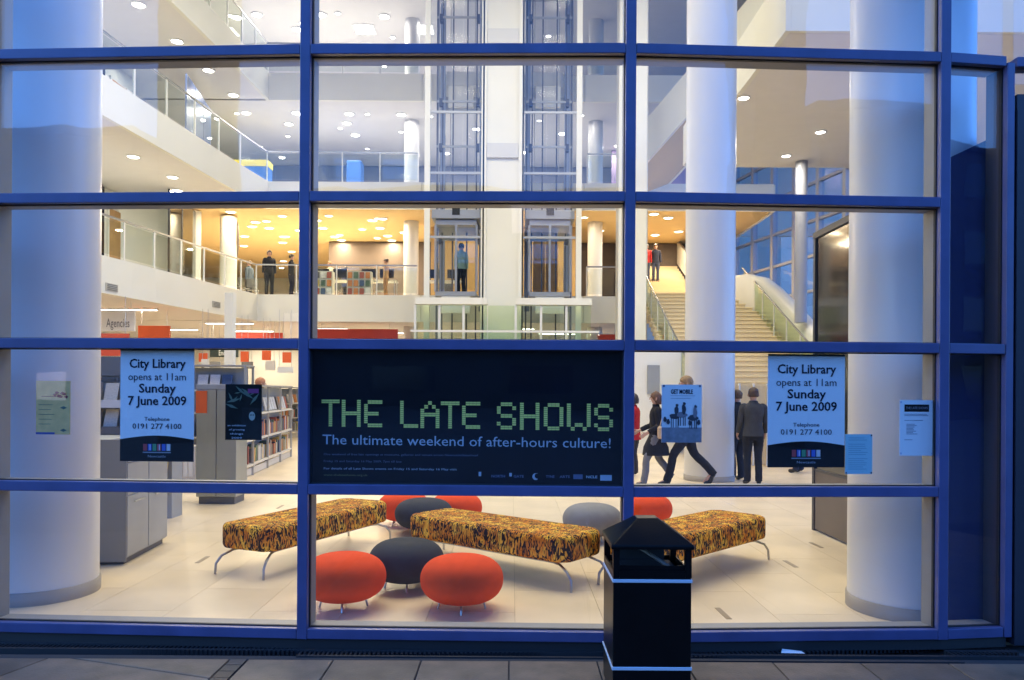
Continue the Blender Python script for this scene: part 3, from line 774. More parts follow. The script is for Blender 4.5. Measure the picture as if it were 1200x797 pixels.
# vents in the first fascia
for (u, v, w_, h_) in [(129, 337, 12, 9), (252, 357, 8, 7)]:
    p = at(u, v, 19.2 if u < 200 else 24.6); x = None
    for (pa, pb) in zip(EDGE[1], EDGE[1][1:]):
        for k in range(200):
            X = pa[0] + (pb[0] - pa[0]) * k / 200; Y = pa[1] + (pb[1] - pa[1]) * k / 200
            if abs(at(u, v, Y).x - X) < .03: x = (X, Y)
    if x:
        t = empty('air_grille', (x[0] + .012, x[1], at(u, v, x[1]).z), R(82)); tag(t, 'small grey air grille in the lower gallery fascia, ' + ('left one near the column' if u < 200 else 'right one near the corner'), 'air grille')
        MB().box(-.24, .24, -.012, .012, -.1, .1).build('grille', mat('grille_grey', (.45, .44, .40), .6), t)
        for k in range(4): MB().box(-.2, .2, -.022, -.0125, -.075 + k * .045, -.06 + k * .045).build('slat', greyd, t)

def desk(x, y, z, label, rz=0, w=1.5):
    t = empty('reading_desk', (x, y, z), rz); tag(t, label, 'desk', 'desks on the first gallery')
    MB().box(-w / 2, w / 2, -.35, .35, .70, .735).build('tabletop', mat('pale_laminate', (.62, .60, .55), .4), t, bevel=.005)
    for sx in (-1, 1):
        for sy in (-1, 1): MB().tube([(sx * (w / 2 - .06), sy * .29, 0), (sx * (w / 2 - .06), sy * .29, .70)], .02, 6).build('leg', steel, t)
    return t
def monitor(x, y, z, label, rz=0):
    t = empty('computer_monitor', (x, y, z), rz); tag(t, label, 'monitor', 'monitors on the gallery desks')
    MB().box(-.27, .27, -.02, .02, .12, .46).build('screen', mat('screen_black', (.015, .015, .018), .2), t, bevel=.006)
    MB().box(-.03, .03, -.015, .015, .02, .12).build('stand', rubber, t); MB().box(-.12, .12, -.08, .08, 0, .018).build('foot', rubber, t)
def chair(x, y, z, label, rz=0, m=None):
    t = empty('gallery_chair', (x, y, z), rz); tag(t, label, 'chair', 'chairs on the first gallery')
    m = m or greyd
    MB().box(-.22, .22, -.22, .22, .43, .48).build('seat', m, t, bevel=.015)
    MB().box(-.21, .21, .19, .23, .52, .88).build('backrest', m, t, bevel=.015)
    for sx in (-1, 1):
        for sy in (-1, 1): MB().tube([(sx * .18, sy * .18, .43), (sx * .21, sy * .21, 0)], .014, 6).build('leg', steel, t)
for i, x in enumerate((-7.0, -5.2, -2.6)):
    w = ('leftmost, by the blue mullion', 'middle one', 'rightmost, by the slim column')[i]
    desk(x, 29.6, ZF[1], 'pale desk behind the glass rail of the first gallery, ' + w)
    monitor(x - .35, 29.6, ZF[1] + .735, 'black monitor at the left end of the gallery desk, ' + w)
    monitor(x + .35, 29.6, ZF[1] + .735, 'black monitor at the right end of the gallery desk, ' + w)
    chair(x, 30.3, ZF[1], 'dark chair behind the gallery desk, ' + w)
for i, (u, v) in enumerate([(283, 330), (292, 330), (345, 330)]):
    p = at(u, v, 30.0); chair(p.x, 30.0 + i * .4, ZF[1], ('dark chair at the gallery corner, left one', 'dark chair at the gallery corner, second from the left', 'dark chair beside the blue mullion on the gallery')[i], R(150 + 40 * i))
# display boxes of bright book covers at the gallery rail
for i, u in enumerate((376, 421)):
    p = at(u, 330, 28.7)
    t = empty('display_stand', (p.x, 28.7, ZF[1])); tag(t, 'display stand of colourful book covers behind the gallery rail, ' + ('left' if i == 0 else 'right') + ' one', 'display stand', 'book displays on the gallery')
    MB().box(-.45, .45, -.12, .25, 0, .95).build('stand', mat('pale_laminate', (.62, .60, .55), .4), t)
    for a in range(4):
        for b in range(3):
            o = share('book', cube(random.choice(bookm)), (-.33 + a * .22, -.14, .2 + b * .3), t, scale=(.16, .03, .23)); o.rotation_euler = (R(-8), 0, 0)
pw = empty('wall_picture', (at(281, 267, 30).x, 29.4, 7.2)); tag(pw, 'dark pendant banner hanging beside the gallery corner column', 'banner')
MB().lathe([(.05, 1.0), (.16, .7), (.18, 0), (.12, -.6)], 12).build('banner', darkwall, pw)
# level two things: blue seats and counter, plus blue screen panels
bs = mat('blue_upholstery', (.06, .16, .50), .6)
t = empty('blue_booth', (at(416, 205, 31).x, 31, ZF[2])); tag(t, 'tall blue booth seat on the second gallery', 'booth')
MB().box(-.3, .3, -.3, .3, 0, 1.6).build('backrest', bs, t, bevel=.05); MB().box(-.9, -.31, -.3, .4, 0, .45).build('seat', bs, t, bevel=.04); MB().box(.31, 1.0, -.3, .4, 0, .45).build('seat', bs, t, bevel=.04)
t = empty('counter', (at(425, 205, 33).x, 33, ZF[2])); tag(t, 'long pale counter at the back of the second gallery', 'counter')
MB().box(-3.0, 2.3, -.3, .3, 0, 1.05).build('counter_front', mat('pale_laminate', (.62, .60, .55), .4), t); MB().box(-3.05, 2.35, -.35, .35, 1.051, 1.10).build('worktop', greyd, t)
t = empty('blue_screen', (0, 0, 0)); tag(t, 'large blue glass screen standing on the second gallery of the left wing', 'screen')
a, b = at(236, 150, 24.2), at(263, 150, 27.4)
for k in range(3):
    p, q = a.lerp(b, k / 3), a.lerp(b, (k + .95) / 3)
    MB().beam((p.x - .5, p.y, ZF[2] + 1.2), (q.x - .5, q.y, ZF[2] + 1.2), .05, 2.3).build('panel', mat('blue_glass_panel', (.10, .16, .36), .25), t)
t = empty('notice_frame', (at(293, 210, 30).x, 30.2, ZF[2])); tag(t, 'yellow topped blue display case behind the second gallery rail', 'display case')
MB().box(-.7, .7, -.3, .3, 0, 1.1).build('case', bs, t); MB().box(-.72, .72, -.32, .32, 1.101, 1.35).build('top', mat('yellow_top', (.75, .62, .08), .5), t)

# ================================================================ GROUND FLOOR LIBRARY (left)
def red_box(u0, u1, v0, v1, Y, m, label, name='hanging_sign', cat='sign'):
    a, b = at(u0, v1, Y), at(u1, v0, Y)
    t = empty(name, ((a.x + b.x) / 2, Y, a.z)); tag(t, label, cat)
    w = (b.x - a.x) / 2
    MB().box(-w, w, -.04, .04, 0, b.z - a.z).build('panel', m, t)
    for s in (-.8, .8): MB().tube([(w * s, 0, b.z - a.z), (w * s, 0, max(b.z - a.z + .05, ZF[1] - .97 - a.z))], .008, 5).build('hanger', steel, t)
    return t
red_box(104, 151, 391, 417, 20.8, mat('deep_red_panel', (.42, .045, .02), .5), 'deep red bulkhead panel above the magazine shelves by the left column')
red_box(162, 199, 382, 410, 24.0, orange, 'bright orange hanging panel behind the left opening notice')
red_box(276, 331, 390, 399, 30.0, red, 'long red hanging band above the bookshelves in the left bay')
red_box(366, 466, 386, 402, 29.0, red, 'long red band below the gallery in the middle bay')
red_box(700, 722, 392, 404, 29.0, red, 'short red band below the gallery beside the square pier')
# lettering 'Agencies' on the lit wall
ag = red_box(110, 158, 364, 388, 22.0, white, 'white lit bulkhead sign lettered Agencies beside the left column')
text('Agencies', .36, greyd, (.12, -.046, .22), ag, name='lettering', width=.66)
for i, (u0, u1, v0, v1, Y_) in enumerate([(282, 291, 412, 424, 26), (307, 317, 411, 422, 27), (331, 341, 413, 425, 25), (233, 243, 414, 424, 28)]):
    red_box(u0, u1, v0, v1, Y_, orange, 'small orange hanging sign above the distant bookshelves, %s from the left' % ('second', 'third', 'fourth', 'first')[i])
# Enquiries sign
es = red_box(246, 279, 409, 418.5, 29.0, mat('dark_green_sign', (.03, .05, .045), .5), 'small dark green hanging sign lettered Enquiries')
text('Enquiries', .28, mat('sign_white', (.8, .85, .8), .5), (.12, -.046, .15), es, width=.62)

# book shelving, right of the left bay
def shelving(x, y, rz, bays, label, seed, h=1.66, depth=.5, bw=1.0):
    rnd = random.Random(seed)
    t = empty('bookshelf', (x, y, 0), rz); tag(t, label, 'bookshelf', 'free standing bookshelves')
    fr = mat('shelf_frame_grey', (.42, .41, .39), .4, metal=.3); sh = mat('shelf_cream', (.70, .66, .58), .45)
    for k in range(bays + 1):
        for dy in (-.0, depth):
            share('upright', cube(fr), (k * bw, dy, h / 2), t, scale=(.04, .04, h))
    share('top_rail', cube(fr), (bays * bw / 2, depth / 2, h + .015), t, scale=(bays * bw + .06, depth + .06, .03))
    share('back_panel', cube(greym), (bays * bw / 2, depth / 2, h / 2 + .1), t, scale=(bays * bw - .05, .02, h - .25))
    share('base_panel', cube(sh), (bays * bw / 2, .03, .075), t, scale=(bays * bw - .05, .03, .13))
    levels = [.20, .66, 1.14] + ([1.58] if h > 1.9 else [])
    for k in range(bays):
        for z in levels:
            share('shelf', cube(sh), (k * bw + bw / 2, depth / 2 - .02, z), t, scale=(bw - .045, depth, .035))
            X = k * bw + .06
            if z > 1.0:
                for q in range(int((bw - .1) / .235)):
                    o = share('book', cube(bookm[5] if rnd.random() < .6 else rnd.choice(bookm)), (k * bw + .15 + q * .235, .10, z + .17), t, scale=(.19, .025, .28)); o.rotation_euler = (R(-14), 0, 0)
                continue
            while X < (k + 1) * bw - .1:
                w = rnd.uniform(.035, .075); hh = rnd.uniform(.22, .33)
                o = share('book', cube(rnd.choice(bookm)), (X + w / 2, .12, z + .02 + hh / 2), t, scale=(w * .94, .17, hh))
                if rnd.random() < .12: o.rotation_euler = (0, R(8), 0); X += .02
                X += w
                if rnd.random() < .07: X += .1
    return t
shelving(-4.72, 13.1, R(96), 4, 'nearest cream bookshelf unit, half hidden behind the dark poster', 3, bw=1.32)
shelving(-7.2, 14.9, R(2), 2, 'tall bookshelf unit standing crosswise behind the grey kiosk', 5, h=2.05)
shelving(-7.9, 22.5, R(80), 4, 'bookshelf unit in the distance under the fluorescent strips', 6)
shelving(-4.4, 21.0, R(85), 4, 'bookshelf unit in the distance directly behind the nearest unit', 8)
shelving(-9.8, 14.6, R(4), 3, 'bookshelf unit far left behind the magazine shelves', 9)
shelving(-8.6, 27.5, R(2), 4, 'bookshelf unit standing crosswise far back', 10)

shelving(-3.6, 24.0, R(86), 4, 'distant bookshelf unit just left of the lifts, behind the banner', 12)
shelving(-6.1, 25.5, R(84), 4, 'distant bookshelf unit between two others behind the dark poster', 13)
shelving(-11.9, 20.0, R(6), 4, 'bookshelf unit standing crosswise under the left wing', 14)
shelving(-9.6, 18.8, R(84), 3, 'bookshelf unit seen end-on under the edge of the left gallery', 15)
sp2 = empty('square_pillar', (-7.35, 20.0, 0)); tag(sp2, 'slim white square pillar among the shelves above the dark poster', 'pillar')
MB().box(-.11, .11, -.11, .11, 0, ZF[1] - .97).build('shaft', white, sp2)
for i, (u0, u1, v0, v1, Y_, m_) in enumerate([(236, 244, 421, 436, 24, postm), (283, 296, 424, 432, 30, greyd), (311, 322, 423, 434, 28, postm), (325, 343, 430, 437, 24, postm), (246, 258, 424, 433, 31, greym)]):
    red_box(u0, u1, v0, v1, Y_, m_, ('small pale hanging sign left of the slim pillar', 'dark guiding sign hanging above the reader', 'pale guiding sign hanging over the distant shelves', 'wide pale sign hanging beside the left mullion', 'grey hanging sign under the Enquiries sign')[i])
# self service kiosk
k0, k1 = at(229, 590, 10.7), at(276, 590, 10.7)
ki = empty('self_service_kiosk', (k0.x, 10.7, 0)); tag(ki, 'tall brushed grey kiosk cabinet with an orange panel, behind the left opening notice', 'kiosk')
w = k1.x - k0.x
brushed = mat('brushed_kiosk_steel', (.38, .40, .40), .34, metal=.7, vary=.12, scale=1.5)
MB().box(.03, w - .03, .03, .42, .0, .10).build('plinth', greyd, ki)
MB().box(0, w / 2 - .003, 0, .45, .102, 1.60).build('door_panel', brushed, ki, bevel=.008)
MB().box(w / 2 + .003, w, 0, .45, .102, 1.60).build('door_panel', brushed, ki, bevel=.008)
MB().box(-.01, w + .01, -.01, .46, 1.602, 1.67).build('top', greym, ki, bevel=.006)
MB().box(.0, .15, -.015, -.001, 1.27, 1.58).build('orange_panel', orange, ki)
# low white unit between cabinet and kiosk
lw = empty('low_unit', (at(211, 560, 13.2).x, 13.2, 0)); tag(lw, 'low cream slatted unit showing under the left opening notice', 'cabinet')
MB().box(-.25, .25, .02, .4, 0, .62).build('carcass', mat('shelf_cream', (.70, .66, .58), .45), lw, bevel=.006)
for k in range(5): MB().box(-.22 + k * .09, -.15 + k * .09, .0, .018, .1, .58).build('slat', white, lw)

# grey cabinets by the left column
cb = empty('grey_cabinet', (0, 0, 0)); tag(cb, 'grey steel counter cabinet with cupboard doors beside the left column', 'cabinet')
pa = floor_at(148, 662); pb = floor_at(195.5, 636)
cb.location = (pa.x, pa.y, 0); cb.rotation_euler = (0, 0, math.atan2(pb.y - pa.y, pb.x - pa.x))
Lc = math.hypot(pb.x - pa.x, pb.y - pa.y)
MB().box(.04, Lc - .02, .04, .75, 0, .055).build('plinth', greyd, cb)
MB().box(0, Lc, .012, .8, .056, .93).build('carcass', greym, cb, bevel=.006)
MB().box(-.02, -.001, 0, .82, .03, 1.14).build('end_panel', mat('end_panel_grey', (.22, .22, .225), .45, metal=.2), cb, bevel=.004)
MB().box(0.0, Lc + .01, -.01, .82, .932, .965).build('worktop', mat('worktop_grey', (.42, .42, .41), .35), cb, bevel=.004)
MB().box(.0, Lc, .3, .8, .966, 1.12).build('upstand', greym, cb, bevel=.004)
for k in range(2):
    xa_ = .01 + k * Lc / 2
    MB().box(xa_ + .004, xa_ + Lc / 2 - .012, .0, .011, .07, .62).build('cupboard_door', greym, cb, bevel=.003)
    MB().box(xa_ + .004, xa_ + Lc / 2 - .012, .0, .011, .63, .92).build('drawer_front', greym, cb, bevel=.003)
    MB().tube([(xa_ + .12, -.02, .56), (xa_ + .36, -.02, .56)], .006, 6).build('handle', steel, cb)
# magazine shelves behind
ms = empty('magazine_rack', (-4.98, 9.3, 0)); tag(ms, 'grey magazine rack with sloping shelves of magazines behind the grey cabinet', 'magazine rack')
MB().box(-.4, .78, .2, .5, 0, 2.0).build('carcass', greym, ms)
MB().box(-.4, .78, .17, .199, 1.76, 2.0).build('header', mat('header_grey', (.20, .20, .20), .5), ms)
for r_, (z, dark) in enumerate([(1.42, 0), (1.10, 1), (.78, 0), (.46, 1)]):
    MB().box(-.4, .78, -.02, .2, z - .02, z).build('shelf', mat('shelf_cream', (.70, .66, .58), .45), ms)
    MB().box(-.4, .78, -.04, -.021, z - .05, z + .045).build('shelf_lip', greyd if dark else postm, ms)
    for q in range(6):
        o = share('magazine', cube(random.choice(bookm)), (-.3 + q * .2, .06, z + .14), ms, scale=(.16, .012, .23)); o.rotation_euler = (R(-18), 0, 0)
for q in range(5): share('shelf_label', cube(red if q % 3 == 0 else greyd), (-.25 + q * .24, .155, 1.715), ms, scale=(.2, .012, .05))
# floor outlets
for (u, v, lab) in [(237, 656, 'left of the long patterned bench'), (328, 594, 'behind the left patterned bench'), (926, 661, 'right of the right-hand bench'), (956, 639, 'near the dark lobby base'), (847, 719, 'near the glass, right of the bin')]:
    p = floor_at(u, v); t = empty('floor_outlet', (p.x, p.y, .001), R(2)); tag(t, 'narrow dark metal floor outlet, ' + lab, 'floor outlet', 'floor outlets')
    MB().box(-.02, .02, -.14, .14, -.004, .002).build('slot_cover', mat('outlet_bronze', (.32, .26, .19), .4, metal=.5), t)

# ================================================================ SEATING
def fabric():
    m = bpy.data.materials.new('patterned_bench_fabric'); m.use_nodes = True
    t = m.node_tree; b = t.nodes['Principled BSDF']; b.inputs['Roughness'].default_value = .85; b.inputs['Specular IOR Level'].default_value = .2
    tc = t.nodes.new('ShaderNodeTexCoord')
    def noise(scale, vec, det=2, dist=0):
        n = t.nodes.new('ShaderNodeTexNoise'); n.inputs['Scale'].default_value = scale; n.inputs['Detail'].default_value = det; n.inputs['Distortion'].default_value = dist
        t.links.new(vec, n.inputs['Vector']); return n
    mp = t.nodes.new('ShaderNodeMapping'); mp.inputs['Scale'].default_value = (1.0, 1.0, .30)
    t.links.new(tc.outputs['Object'], mp.inputs[0])
    n1 = noise(31, mp.outputs[0], 2, 2.4)       # black squiggles
    n2 = noise(11, tc.outputs['Object'], 2, .6)   # amber and orange blobs
    r2 = t.nodes.new('ShaderNodeValToRGB'); cr = r2.color_ramp
    cr.elements[0].position = .38; cr.elements[0].color = (.66, .22, .018, 1)
    cr.elements[1].position = .62; cr.elements[1].color = (.98, .60, .07, 1)
    e = cr.elements.new(.48); e.color = (.80, .34, .03, 1)
    t.links.new(n2.outputs[0], r2.inputs[0])
    r1 = t.nodes.new('ShaderNodeValToRGB'); r1.color_ramp.interpolation = 'LINEAR'
    r1.color_ramp.elements[0].position = .485; r1.color_ramp.elements[0].color = (1, 1, 1, 1)
    r1.color_ramp.elements[1].position = .520; r1.color_ramp.elements[1].color = (0, 0, 0, 1)
    n3 = noise(9, tc.outputs['Object'], 1, 0)
    ad = t.nodes.new('ShaderNodeMath'); ad.operation = 'MULTIPLY_ADD'; ad.inputs[1].default_value = .16; ad.inputs[2].default_value = -.08
    t.links.new(n3.outputs[0], ad.inputs[0])
    s2 = t.nodes.new('ShaderNodeMath'); s2.operation = 'ADD'
    t.links.new(n1.outputs[0], s2.inputs[0]); t.links.new(ad.outputs[0], s2.inputs[1]); t.links.new(s2.outputs[0], r1.inputs[0])
    mx = t.nodes.new('ShaderNodeMix'); mx.data_type = 'RGBA'
    t.links.new(r1.outputs[0], mx.inputs[0]); t.links.new(r2.outputs[0], mx.inputs[6]); mx.inputs[7].default_value = (.025, .016, .016, 1)
    t.links.new(mx.outputs[2], b.inputs['Base Color'])
    bp = t.nodes.new('ShaderNodeBump'); bp.inputs['Strength'].default_value = .2; bp.inputs['Distance'].default_value = .004
    n4 = noise(160, tc.outputs['Object'], 2); t.links.new(n4.outputs[0], bp.inputs['Height']); t.links.new(bp.outputs[0], b.inputs['Normal'])
    return m
fab = fabric()
def bench_seat(L, Wd, z0, z1):
    c = .09
    poly = [(-L / 2 + c, -Wd / 2), (L / 2 - c, -Wd / 2), (L / 2, -Wd / 2 + c), (L / 2, Wd / 2 - c), (L / 2 - c, Wd / 2), (-L / 2 + c, Wd / 2), (-L / 2, Wd / 2 - c), (-L / 2, -Wd / 2 + c)]
    return MB().prism(poly, z0, z1)
bench0 = empty('patterned_bench', (0, 0, 0))
BL, BW = 1.86, .62
bench_seat(BL, BW, .215, .43).build('seat', fab, bench0, bevel=.045, seg=4)
MB().box(-BL / 2 + .18, BL / 2 - .18, -BW / 2 + .12, BW / 2 - .12, .185, .214).build('underframe', steel, bench0)
for sx in (-1, 1):
    for sy in (-1, 1):
        MB().tube([(sx * (BL / 2 - .28), sy * (BW / 2 - .16), .195), (sx * (BL / 2 - .12), sy * (BW / 2 - .10), .19), (sx * (BL / 2 - .02), sy * (BW / 2 - .06), .15), (sx * (BL / 2 + .03), sy * (BW / 2 - .045), .09), (sx * (BL / 2 + .035), sy * (BW / 2 - .04), .0)], .011, 8).build('leg', steel, bench0)
BS = [(-1.93, 7.44, 66, 'long orange and black patterned bench at the left, crossing behind the blue mullion'),
      (-.10, 6.93, 141, 'orange and black patterned bench in the middle bay behind the front pouffes'),
      (1.60, 6.88, 45, 'orange and black patterned bench at the right, partly behind the black bin')]
for i, (x, y, a, lab) in enumerate(BS):
    o = bench0 if i == 0 else copy_tree(bench0)
    o.location = (x, y, 0); o.rotation_euler = (0, 0, R(a)); tag(o, lab, 'bench', 'patterned benches')
def pouffe(x, y, col, label, r=.305):
    t = empty('pouffe', (x, y, 0), random.uniform(0, 1.5)); tag(t, label, 'pouffe', 'round pouffes on the floor')
    prof = []
    b = .168; zc_ = .222
    for k in range(0, 25):
        a = -math.pi / 2 + math.pi * k / 24
        ca_, sa_ = math.cos(a), math.sin(a)
        prof.append((max(.001, r * abs(ca_) ** .62), zc_ + b * (abs(sa_) ** .95) * (1 if sa_ > 0 else -1)))
    MB().lathe(prof, 48).build('cushion', mat('felt_' + col[0], col[1], .9, spec=.15, vary=.05, scale=14, bump=.12, bscale=220), t)
    for k in range(4):
        a = k * math.pi / 2 + .5
        MB().tube([(math.cos(a) * .1, math.sin(a) * .1, .08), (math.cos(a) * .155, math.sin(a) * .155, .07), (math.cos(a) * .175, math.sin(a) * .175, 0)], .008, 6).build('leg', steel, t)
    MB().lathe([(.12, .085), (.12, .10)], 20).build('base_plate', steel, t)
    return t
RED = ('red', (.78, .082, .022)); CHAR = ('charcoal', (.050, .054, .066)); GREY = ('grey', (.24, .245, .26))
pouffe(-1.235, 5.68, RED, 'red-orange pouffe at the front left, next to the blue mullion', .31)
pouffe(-.85, 6.25, CHAR, 'charcoal pouffe between the two front red pouffes')
pouffe(-.36, 5.64, RED, 'red-orange pouffe at the front right of the middle bay, nearest the glass')
pouffe(-1.28, 9.15, RED, 'red pouffe far back on the left, half hidden by the banner')
pouffe(-.98, 8.62, CHAR, 'charcoal pouffe far back between two red ones', .325)
pouffe(-.65, 9.1, RED, 'red pouffe far back, right of the distant charcoal one')
pouffe(.875, 8.3, GREY, 'light grey pouffe far back beside the second mullion', .32)
pouffe(1.60, 9.1, RED, 'red pouffe far back, just right of the second mullion')

# ================================================================ LITTER BIN
BX0, BX1, BY0, BY1 = .520, .918, 3.90, 4.30
bn = empty('litter_bin', ((BX0 + BX1) / 2, (BY0 + BY1) / 2, 0)); tag(bn, 'black square litter bin with hipped lid and two pale blue bands', 'litter bin')
hw, hd = (BX1 - BX0) / 2, (BY1 - BY0) / 2
MB().box(-hw, hw, -hd, hd, .02, .655).build('body', blackp, bn, bevel=.006)
MB().box(-hw + .02, hw - .02, -hd + .02, hd - .02, -.005, .019).build('base', rubber, bn)
MB().box(-hw + .045, hw - .045, -hd + .045, hd - .045, .656, .672).build('liner_rim', rubber, bn)
MB().box(-hw + .04, hw - .07, hd - .05, hd - .042, .673, .799).build('back_plate', rubber, bn)
MB().box(-hw + .02, hw - .02, -hd + .012, -hd + .02, .656, .715).build('front_lip', blackp, bn)
for sx in (-1, 1):
    for sy in (-1, 1):
        MB().box(sx * hw - (.032 if sx > 0 else 0), sx * hw + (0 if sx > 0 else .032), sy * hd - (.032 if sy > 0 else 0), sy * hd + (0 if sy > 0 else .032), .656, .80).build('corner_post', blackp, bn)
for sy in (-1, 1):
    MB().box(-hw + .033, hw - .033, sy * hd - (.008 if sy > 0 else 0), sy * hd + (0 if sy > 0 else .008), .656, .69).build('opening_lip', blackp, bn)
for sx in (-1, 1):
    MB().box(sx * hw - (.008 if sx > 0 else 0), sx * hw + (0 if sx > 0 else .008), -hd + .033, hd - .033, .656, .69).build('opening_lip', blackp, bn)
lid = MB()
e0, e1, ap = .012, .80, .935
ho, do = hw + e0, hd + e0
V = [(-ho, -do, .80), (ho, -do, .80), (ho, do, .80), (-ho, do, .80), (-ho, -do, .822), (ho, -do, .822), (ho, do, .822), (-ho, do, .822), (-.055, -.05, ap), (.055, -.05, ap), (.055, .05, ap), (-.055, .05, ap)]
lid.add(V, [(3, 2, 1, 0), (0, 1, 5, 4), (1, 2, 6, 5), (2, 3, 7, 6), (3, 0, 4, 7), (4, 5, 9, 8), (5, 6, 10, 9), (6, 7, 11, 10), (7, 4, 8, 11), (8, 9, 10, 11)])
lid.build('lid', blackp, bn, bevel=.006)
band = mat('pale_blue_band', (.50, .60, .70), .3, metal=.2)
for z in (.640, .195):
    o = MB().box(-hw - .004, hw + .004, -hd - .004, hd + .004, z - .0085, z + .0085).build('band', band, bn, bevel=.002)
MB().tube([(-.08, 0, .80), (.11, -.12, .69)], .010, 6).build('stubber_plate', mat('worn_grey_metal', (.12, .12, .12), .6), bn)
# scraps of litter by the drain
for (u, v, w_, lab) in [(941, 758, .11, 'small white paper scrap on the drain right of the bin'), (928, 765, .14, 'flattened pale paper scrap on the paving right of the bin')]:
    p = floor_at(u, v); t = empty('paper_scrap', (p.x, p.y, .004), R(random.uniform(-20, 20))); tag(t, lab, 'litter')
    MB().add([(-w_ / 2, -.03, 0), (w_ / 2, -.025, .004), (w_ / 2 - .01, .03, .001), (-w_ / 2 + .015, .028, .008), (0, 0, .012)], [(0, 1, 4), (1, 2, 4), (2, 3, 4), (3, 0, 4)]).build('scrap', mat('scrap_white', (.7, .7, .7), .7), t)

# ================================================================ POSTERS ON THE GLASS
paper = mat('white_paper', (.86, .86, .84), .7)
ink = mat('navy_ink', (.010, .014, .03), .6, spec=.2)
inkb = mat('black_ink', (.004, .004, .006), .5, spec=.15)
def sheet(u0, u1, v0, v1, m, label, name='poster', cat='poster', inside=True, th=.0012, group=None):
    uc = (u0 + u1) / 2
    # meet the glass plane
    X = (uc - 600) * 4.8 / 900
    for _ in range(4): Y = fac_y(X) + GO; X = at(uc, (v0 + v1) / 2, Y).x
    Y = fac_y(X) + GO + (.0085 if inside else -.0085)
    a, b = at(u0, v1, Y), at(u1, v0, Y); c = at(uc, (v0 + v1) / 2, Y)
    w, h = b.x - a.x, b.z - a.z
    t = empty(name, (c.x, Y, c.z), fac_rz(X)); tag(t, label, cat, group)
    s = MB().box(-w / 2, w / 2, 0, th, -h / 2, h / 2).build('sheet', m, t)
    return t, w, h
YF = -.0012
def flat(name, m, poly, parent, y=YF, d=.0006):
    n = len(poly)
    vs = [(x, y, z) for x, z in poly] + [(x, y + d, z) for x, z in poly]
    return MB().add(vs, [tuple(range(n)), tuple(reversed(range(n, 2 * n)))] + [(i, (i + 1) % n, n + (i + 1) % n, n + i) for i in range(n)]).build(name, m, parent)
def rect(name, m, x0, x1, z0, z1, parent, y=YF): return flat(name, m, [(x0, z0), (x1, z0), (x1, z1), (x0, z1)], parent, y)
def opening_notice(u0, u1, v0, v1, label):
    t, w, h = sheet(u0, u1, v0, v1, paper, label, 'opening_notice', 'poster', group='City Library opening notices')
    rect('top_edge', inkb, -w / 2, w / 2, h / 2 - .012, h / 2, t)
    X = lambda f: -w / 2 + f * w
    Z = lambda f: h / 2 - f * h
    # curved dark foot
    pts = [(X(k / 16), Z(.805 - .035 * math.sin(math.pi * k / 16))) for k in range(17)]
    flat('dark_foot', inkb, [(X(0), Z(1)), (X(1), Z(1))] + list(reversed(pts)), t)
    for s, z, sz, wd, bo in [('City Library', .135, .080, .76, .0014), ('opens at 11am', .252, .066, .78, -.0002), ('Sunday', .355, .080, .50, .0014), ('7 June 2009', .465, .080, .79, .0014), ('Telephone', .625, .034, .34, 0), ('0191 277 4100', .690, .048, .66, 0)]:
        text(s, sz, ink, (0, YF - .0006, Z(z)), t, bold=bo, width=wd * w)
    cols = [(.45, .05, .06), (.05, .10, .45), (.06, .30, .14), (.45, .08, .10), (.05, .12, .5)]
    lw_ = .38 * w
    for k in range(6):
        x = -lw_ / 2 + k * lw_ / 6
        m = mat('logo_bar_%s' % ('red', 'blue', 'green', 'crimson', 'azure', 'white')[k], (cols + [(.6, .6, .62)])[k], .5)
        rect('logo_block', m, x + .003, x + lw_ / 6 - .003, Z(.905), Z(.845), t, YF - .0007)
        if k in (1, 3, 5): rect('logo_stroke', mat('logo_pale', (.55, .6, .7), .5), x + lw_ / 12, x + lw_ / 12 + .005, Z(.90), Z(.85), t, YF - .0014)
    rect('logo_line', mat('logo_line_grey', (.25, .28, .33), .5), -lw_ / 2, lw_ / 2, Z(.925), Z(.915), t, YF - .0007)
    text('Newcastle', .022, mat('logo_line_grey', (.25, .28, .33), .5), (0, YF - .0008, Z(.955)), t, width=.24 * w)
opening_notice(139, 228.5, 409, 540.5, 'blue-lit City Library opening notice on the left bay')
opening_notice(898, 991, 415.5, 547.5, 'blue-lit City Library opening notice on the right bay')

# the long banner
banm = mat('banner_navy_vinyl', (.0035, .004, .008), .55, spec=.12, vary=.25, scale=3)
t, w, h = sheet(363.5, 728.5, 411.5, 571.5, banm, 'wide dark navy banner reading THE LATE SHOWS across the middle bay', 'late_shows_banner', 'banner')
bb = (363.5, 728.5, 411.5, 571.5)
X = lambda u: -w / 2 + (u - bb[0]) / (bb[1] - bb[0]) * w
Z = lambda v, u=545: h / 2 - (v - (u - 545) * .007 - bb[2]) / (bb[3] - bb[2]) * h
GL = {'T': '##### ..#.. ..#.. ..#.. ..#.. ..#.. ..#..', 'H': '#...# #...# #...# ##### #...# #...# #...#', 'E': '.#### #.... #.... ####. #.... #.... .####',
      'L': '#.... #.... #.... #.... #.... #.... .####', 'A': '..#.. .#.#. #...# ##### #...# #...# #...#', 'S': '.###. #...# #.... .###. ....# #...# .###.',
      'O': '.###. #...# #...# #...# #...# #...# .###.', 'W': '#....# #....# #....# #....# #....# #.##.# .#..#.'}
lime = mat('pale_lime_ink', (.88, .80, .17), .6)
mbd = MB(); lt = []
